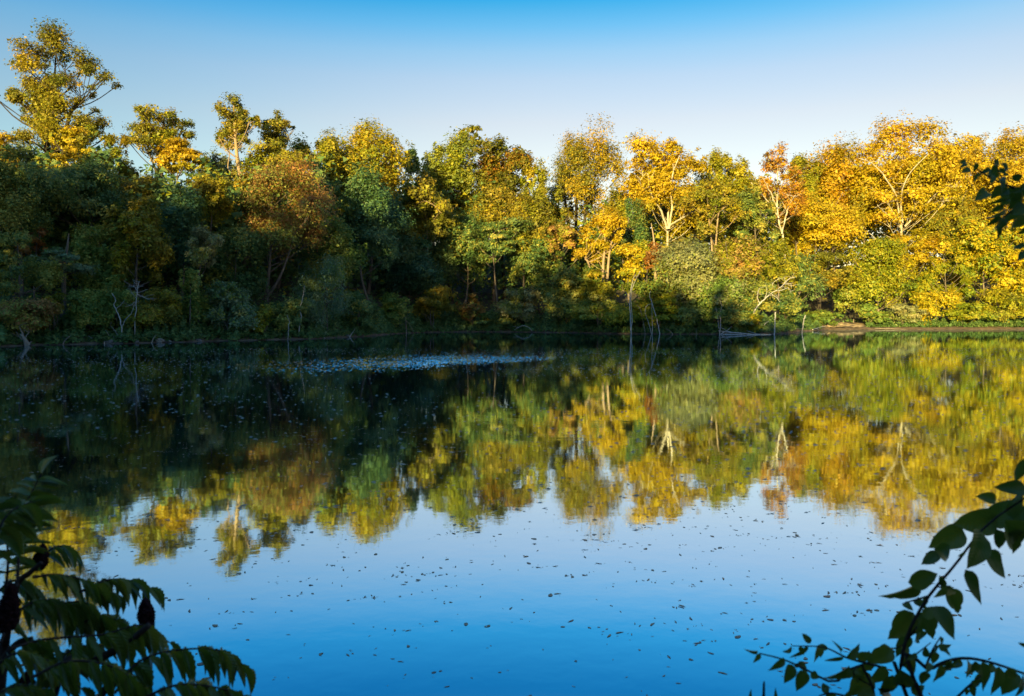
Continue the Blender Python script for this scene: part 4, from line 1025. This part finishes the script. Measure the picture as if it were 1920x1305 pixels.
frond([(-30, 1080), (-5, 1000), (20, 960), (60, 940)], 1.60, 1.70, 8, 70, 0.8, seed=10)
frond([(60, 1160), (110, 1135), (160, 1130), (200, 1165)], 2.0, 2.1, 8, 70, 1.0, seed=11)
frond([(100, 1300), (110, 1250), (140, 1215), (200, 1210)], 1.9, 2.05, 9, 66, 0.9, seed=12)
frond([(-30, 1320), (20, 1290), (70, 1290), (120, 1320)], 1.60, 1.70, 9, 66, 0.6, seed=13)
frond([(70, 1060), (95, 1030), (120, 1025), (140, 1045)], 2.1, 2.2, 4, 50, 0.6, seed=14)
frond([(120, 1190), (160, 1165), (210, 1160), (255, 1185)], 2.05, 2.15, 9, 66, 0.9, seed=15)
frond([(-20, 1130), (20, 1090), (60, 1100), (95, 1140)], 1.9, 2.0, 8, 60, 0.7, seed=16)
frond([(60, 1270), (130, 1240), (210, 1250), (270, 1290)], 1.6, 1.7, 10, 72, 0.9, seed=17)
frond([(10, 1120), (15, 1040), (5, 980), (-20, 930)], 1.85, 1.95, 9, 62, 0.4, spread=1.0, seed=18)
for pl, ra, rb in [([(90, 1400), (95, 1310), (150, 1255), (230, 1212), (280, 1172)], 0.014, 0.007), ([(20, 1400), (0, 1290), (10, 1200), (18, 1150)], 0.014, 0.008),
                   ([(0, 1240), (35, 1205), (60, 1198)], 0.009, 0.006), ([(20, 1180), (30, 1100), (55, 1075), (78, 1055)], 0.009, 0.005), ([(130, 1420), (180, 1330), (215, 1290)], 0.010, 0.006)]:
    q = [P(a, b, 1.85) for a, b in pl]
    if pl[0][1] >= 1400: q = [root_pt + np.array([frng.normal(0, .05), frng.normal(0, .05), 0])] + q[1:]
    stem_tube('stem', q, ra, rb, M_TWIG, sumac)
def seed_cone(cx_, y0, y1, wpx, depth, tilt, seed):
    """fuzzy cone of tiny drupes"""
    rng = np.random.default_rng(seed); mb = MB()
    b = P(cx_, y1, depth); t = P(cx_ + tilt, y0, depth); n = 420
    ico = np.array([(1, 0, 0), (-1, 0, 0), (0, 1, 0), (0, -1, 0), (0, 0, 1), (0, 0, -1)], float)
    fc = np.array([(0, 2, 4), (2, 1, 4), (1, 3, 4), (3, 0, 4), (2, 0, 5), (1, 2, 5), (3, 1, 5), (0, 3, 5)])
    rmax = wpx / 2 / F * depth
    for k in range(n):
        u = rng.uniform(0, 1) ** 0.9; a = rng.uniform(0, 6.283)
        r = rmax * (math.sin(math.pi * (0.22 + 0.76 * u)) ** 0.8) * rng.uniform(0.75, 1.0)
        c_ = b + (t - b) * u + np.array([math.cos(a) * r, math.sin(a) * r, 0])
        mb.add(c_ + ico * rng.uniform(0.0035, 0.0060), fc)
    mb.tube(spline([b, t], 6), np.array([.5, .8, .8, .6, .4, .1]) * rmax, 8)
    mb.build('seed_cone', M_SEED, sumac)
seed_cone(14, 1095, 1182, 33, 1.72, 6, 1)
seed_cone(74, 1022, 1066, 24, 1.95, 6, 2)
seed_cone(276, 1124, 1174, 29, 1.98, -4, 3)
seed_cone(46, 1262, 1318, 34, 1.80, 4, 4)

# ---- leafy branches, lower right and upper right
def leafy(name, label, root_xy, twigs, leaves, depth, seed, extra=None):
    rng = np.random.default_rng(seed)
    gz_ = float(ground(*root_xy)); root = empty(name, (*root_xy, gz_)); tag(root, label, 'shrub')
    for pl, ra, rb, dd in twigs:
        q = [P(a, b, depth + dd) for a, b in pl]
        if pl[0][1] > 1340: q[0] = np.array([*root_xy, gz_ - 0.1])
        stem_tube('twig', q, ra, rb, M_TWIG, root, 20)
    more = []
    for (pl, ra, rb, dd) in twigs:                                  # small leaves along the twigs
        q2 = spline(np.array([(a, b, 0) for a, b in pl], float), 60)
        for _ in range(extra or 0):
            a, b, _z = q2[rng.integers(8, 60)]
            if b > 1330: continue
            an = rng.uniform(0.2, 2.6) if rng.uniform() < 0.75 else rng.uniform(-3, 3); L_ = rng.uniform(16, 34)
            more.append((a, b, a + L_ * math.cos(an), b + L_ * math.sin(an), L_ * rng.uniform(0.4, 0.6)))
    for (bx_, by_, tx, ty, w_) in list(leaves) + more:
        d0 = depth + rng.normal(0, 0.06); d1 = d0 + rng.normal(0, 0.02)
        b = P(bx_, by_, d0); t_ = P(tx, ty, d1)
        put_blade('leaf', OVA[rng.integers(4)], b, t_, w_ / F * d0 * 1.1, root, face=(rng.normal(0, .2), -1, rng.normal(0.1, .2)), roll=rng.normal(0, .2))
    return root
BR = [(1868, 968, 1793, 990, 46), (1805, 990, 1746, 1032, 40), (1752, 1030, 1794, 1047, 30), (1762, 1038, 1727, 1058, 20), (1703, 1092, 1760, 1076, 32), (1722, 1092, 1656, 1132, 22),
      (1842, 998, 1820, 1067, 48), (1850, 1032, 1887, 1086, 34), (1868, 992, 1880, 1034, 20), (1884, 975, 1920, 1048, 50), (1810, 1068, 1842, 1136, 26), (1868, 936, 1832, 930, 20), (1925, 918, 1866, 912, 26),
      (1925, 858, 1904, 906, 34), (1885, 962, 1925, 925, 60), (1855, 985, 1905, 935, 40), (1712, 1148, 1668, 1204, 42), (1702, 1188, 1680, 1234, 26), (1735, 1146, 1748, 1198, 32), (1754, 1136, 1794, 1200, 32), (1776, 1102, 1806, 1157, 30),
      (1716, 1184, 1734, 1210, 20), (1668, 1212, 1640, 1248, 30), (1698, 1224, 1714, 1268, 22), (1688, 1256, 1700, 1305, 32), (1674, 1266, 1652, 1308, 30), (1650, 1212, 1645, 1252, 28), (1662, 1250, 1630, 1285, 26), (1645, 1290, 1690, 1312, 26),
      (1710, 1300, 1735, 1285, 18), (1900, 955, 1930, 985, 40), (1890, 1000, 1925, 1010, 30)]
leafy('leafy_shrub', 'broad-leaved branch arching in from the lower right corner', (1.15, 1.7),
      [([(1720, 1420), (1700, 1305), (1688, 1262), (1702, 1190), (1740, 1120), (1790, 1060), (1850, 985), (1935, 925)], 0.0048, 0.002, 0.0), ([(1700, 1200), (1728, 1165), (1745, 1140)], 0.003, 0.0015, 0.0), ([(1740, 1118), (1715, 1125), (1692, 1132)], 0.0025, 0.001, 0),
       ([(1758, 1100), (1768, 1102), (1776, 1102)], 0.002, 0.001, 0), ([(1660, 1215), (1680, 1215), (1700, 1205)], 0.002, 0.001, 0), ([(1690, 1250), (1720, 1225), (1745, 1205)], 0.002, 0.001, 0), ([(1736, 1250), (1748, 1220), (1764, 1193)], 0.003, 0.001, 0), ([(1745, 1225), (1768, 1204)], 0.002, 0.001, 0)],
      BR, 1.75, 4, extra=3)
LT = [(1486, 1246, 1472, 1283, 23), (1510, 1257, 1493, 1297, 23), (1472, 1236, 1440, 1258, 15), (1421, 1220, 1396, 1222, 7), (1592, 1248, 1551, 1282, 19), (1588, 1232, 1616, 1212, 15), (1520, 1206, 1504, 1187, 11), (1516, 1211, 1480, 1237, 10), (1484, 1211, 1468, 1230, 5),
      (1605, 1230, 1642, 1230, 22), (1632, 1264, 1596, 1298, 36), (1640, 1242, 1600, 1258, 16), (1498, 1240, 1514, 1262, 12), (1576, 1222, 1568, 1205, 7), (1582, 1233, 1546, 1240, 6), (1520, 1262, 1536, 1272, 14), (1545, 1282, 1560, 1300, 12), (1640, 1300, 1604, 1312, 24), (1616, 1285, 1580, 1310, 14)]
leafy('leafy_shrub', 'low thin twig with small pointed leaves reaching left along the bottom', (0.85, 1.72),
      [([(1680, 1420), (1640, 1305), (1560, 1280), (1510, 1255), (1470, 1237), (1424, 1225)], 0.0035, 0.0015, 0), ([(1650, 1250), (1590, 1234), (1545, 1214), (1485, 1211)], 0.003, 0.001, 0), ([(1640, 1290), (1600, 1260), (1650, 1232)], 0.002, 0.001, 0), ([(1600, 1310), (1560, 1300), (1535, 1305)], 0.003, 0.0015, 0)],
      LT, 1.78, 5, extra=4)
RB = [(1735, 1258, 1728, 1285, 20), (1766, 1246, 1752, 1284, 20), (1785, 1238, 1764, 1262, 14), (1800, 1236, 1789, 1258, 12), (1814, 1236, 1816, 1272, 18), (1830, 1240, 1822, 1266, 16), (1842, 1240, 1848, 1300, 24), (1862, 1246, 1846, 1262, 16), (1874, 1250, 1862, 1306, 26), (1900, 1256, 1884, 1306, 28), (1890, 1252, 1905, 1275, 18), (1918, 1262, 1908, 1312, 28),
      (1822, 1280, 1842, 1278, 12), (1808, 1290, 1818, 1308, 10), (1928, 1212, 1910, 1206, 8)]
leafy('leafy_shrub', 'drooping row of narrow leaves on a rib in the very bottom right corner', (1.25, 1.62),
      [([(1800, 1420), (1720, 1290), (1745, 1255), (1795, 1235), (1850, 1240), (1935, 1268)], 0.005, 0.0025, 0), ([(1790, 1312), (1818, 1285), (1848, 1260)], 0.003, 0.0015, 0)], RB, 1.72, 6, extra=5)
LS = [(1400, 1340, 1410, 1292, 9), (1425, 1340, 1434, 1292, 9), (1452, 1340, 1456, 1290, 9)]
leafy('grass_tuft', 'three narrow blade tips poking up at the bottom edge', (0.52, 1.72), [([(1440, 1420), (1430, 1335), (1434, 1320)], 0.003, 0.0015, 0), ], LS, 1.75, 9)
TR = [(1812, 303, 1799, 304, 8), (1812, 305, 1801, 314, 8), (1820, 317, 1803, 322, 11), (1828, 306, 1830, 323, 11), (1838, 325, 1822, 342, 8), (1857, 316, 1838, 326, 9), (1864, 302, 1875, 309, 13), (1876, 307, 1893, 316, 7), (1864, 328, 1858, 346, 9), (1880, 330, 1895, 325, 8), (1898, 336, 1918, 328, 15), (1851, 358, 1832, 374, 20),
      (1880, 346, 1857, 376, 16), (1892, 356, 1866, 366, 14), (1890, 374, 1858, 380, 10), (1882, 384, 1853, 401, 11), (1886, 394, 1849, 410, 11), (1878, 408, 1847, 424, 9), (1886, 410, 1867, 433, 15), (1920, 455, 1898, 470, 12), (1925, 472, 1908, 488, 14), (1902, 350, 1880, 372, 20), (1915, 352, 1896, 380, 20), (1915, 372, 1888, 392, 20), (1925, 385, 1895, 402, 22),
      (1910, 392, 1880, 418, 20), (1922, 402, 1902, 428, 22), (1925, 345, 1905, 360, 18), (1900, 366, 1876, 386, 18), (1925, 425, 1912, 440, 14), (1872, 338, 1885, 352, 12), (1908, 410, 1895, 432, 16)]
up = leafy('overhanging_branch', 'dark leafy twigs hanging in at the upper right edge', (2.2, 2.0),
      [([(2040, 430), (1980, 385), (1920, 360), (1880, 344), (1850, 329), (1814, 304)], 0.005, 0.0015, 0), ([(1884, 346), (1874, 325), (1868, 306)], 0.0015, 0.0008, 0), ([(1990, 390), (1930, 385), (1890, 400), (1868, 425)], 0.004, 0.0015, 0), ([(2000, 400), (1950, 440), (1915, 470)], 0.003, 0.001, 0)], TR, 2.0, 8, extra=3)
q = [P(2040, 430, 2.0), np.array([1.75, 2.0, 1.9]), np.array([2.0, 2.0, 1.2]), np.array([2.2, 2.0, float(ground(2.2, 2.0)) - 0.1])]
stem_tube('stem', q, 0.006, 0.016, M_TWIG, up)
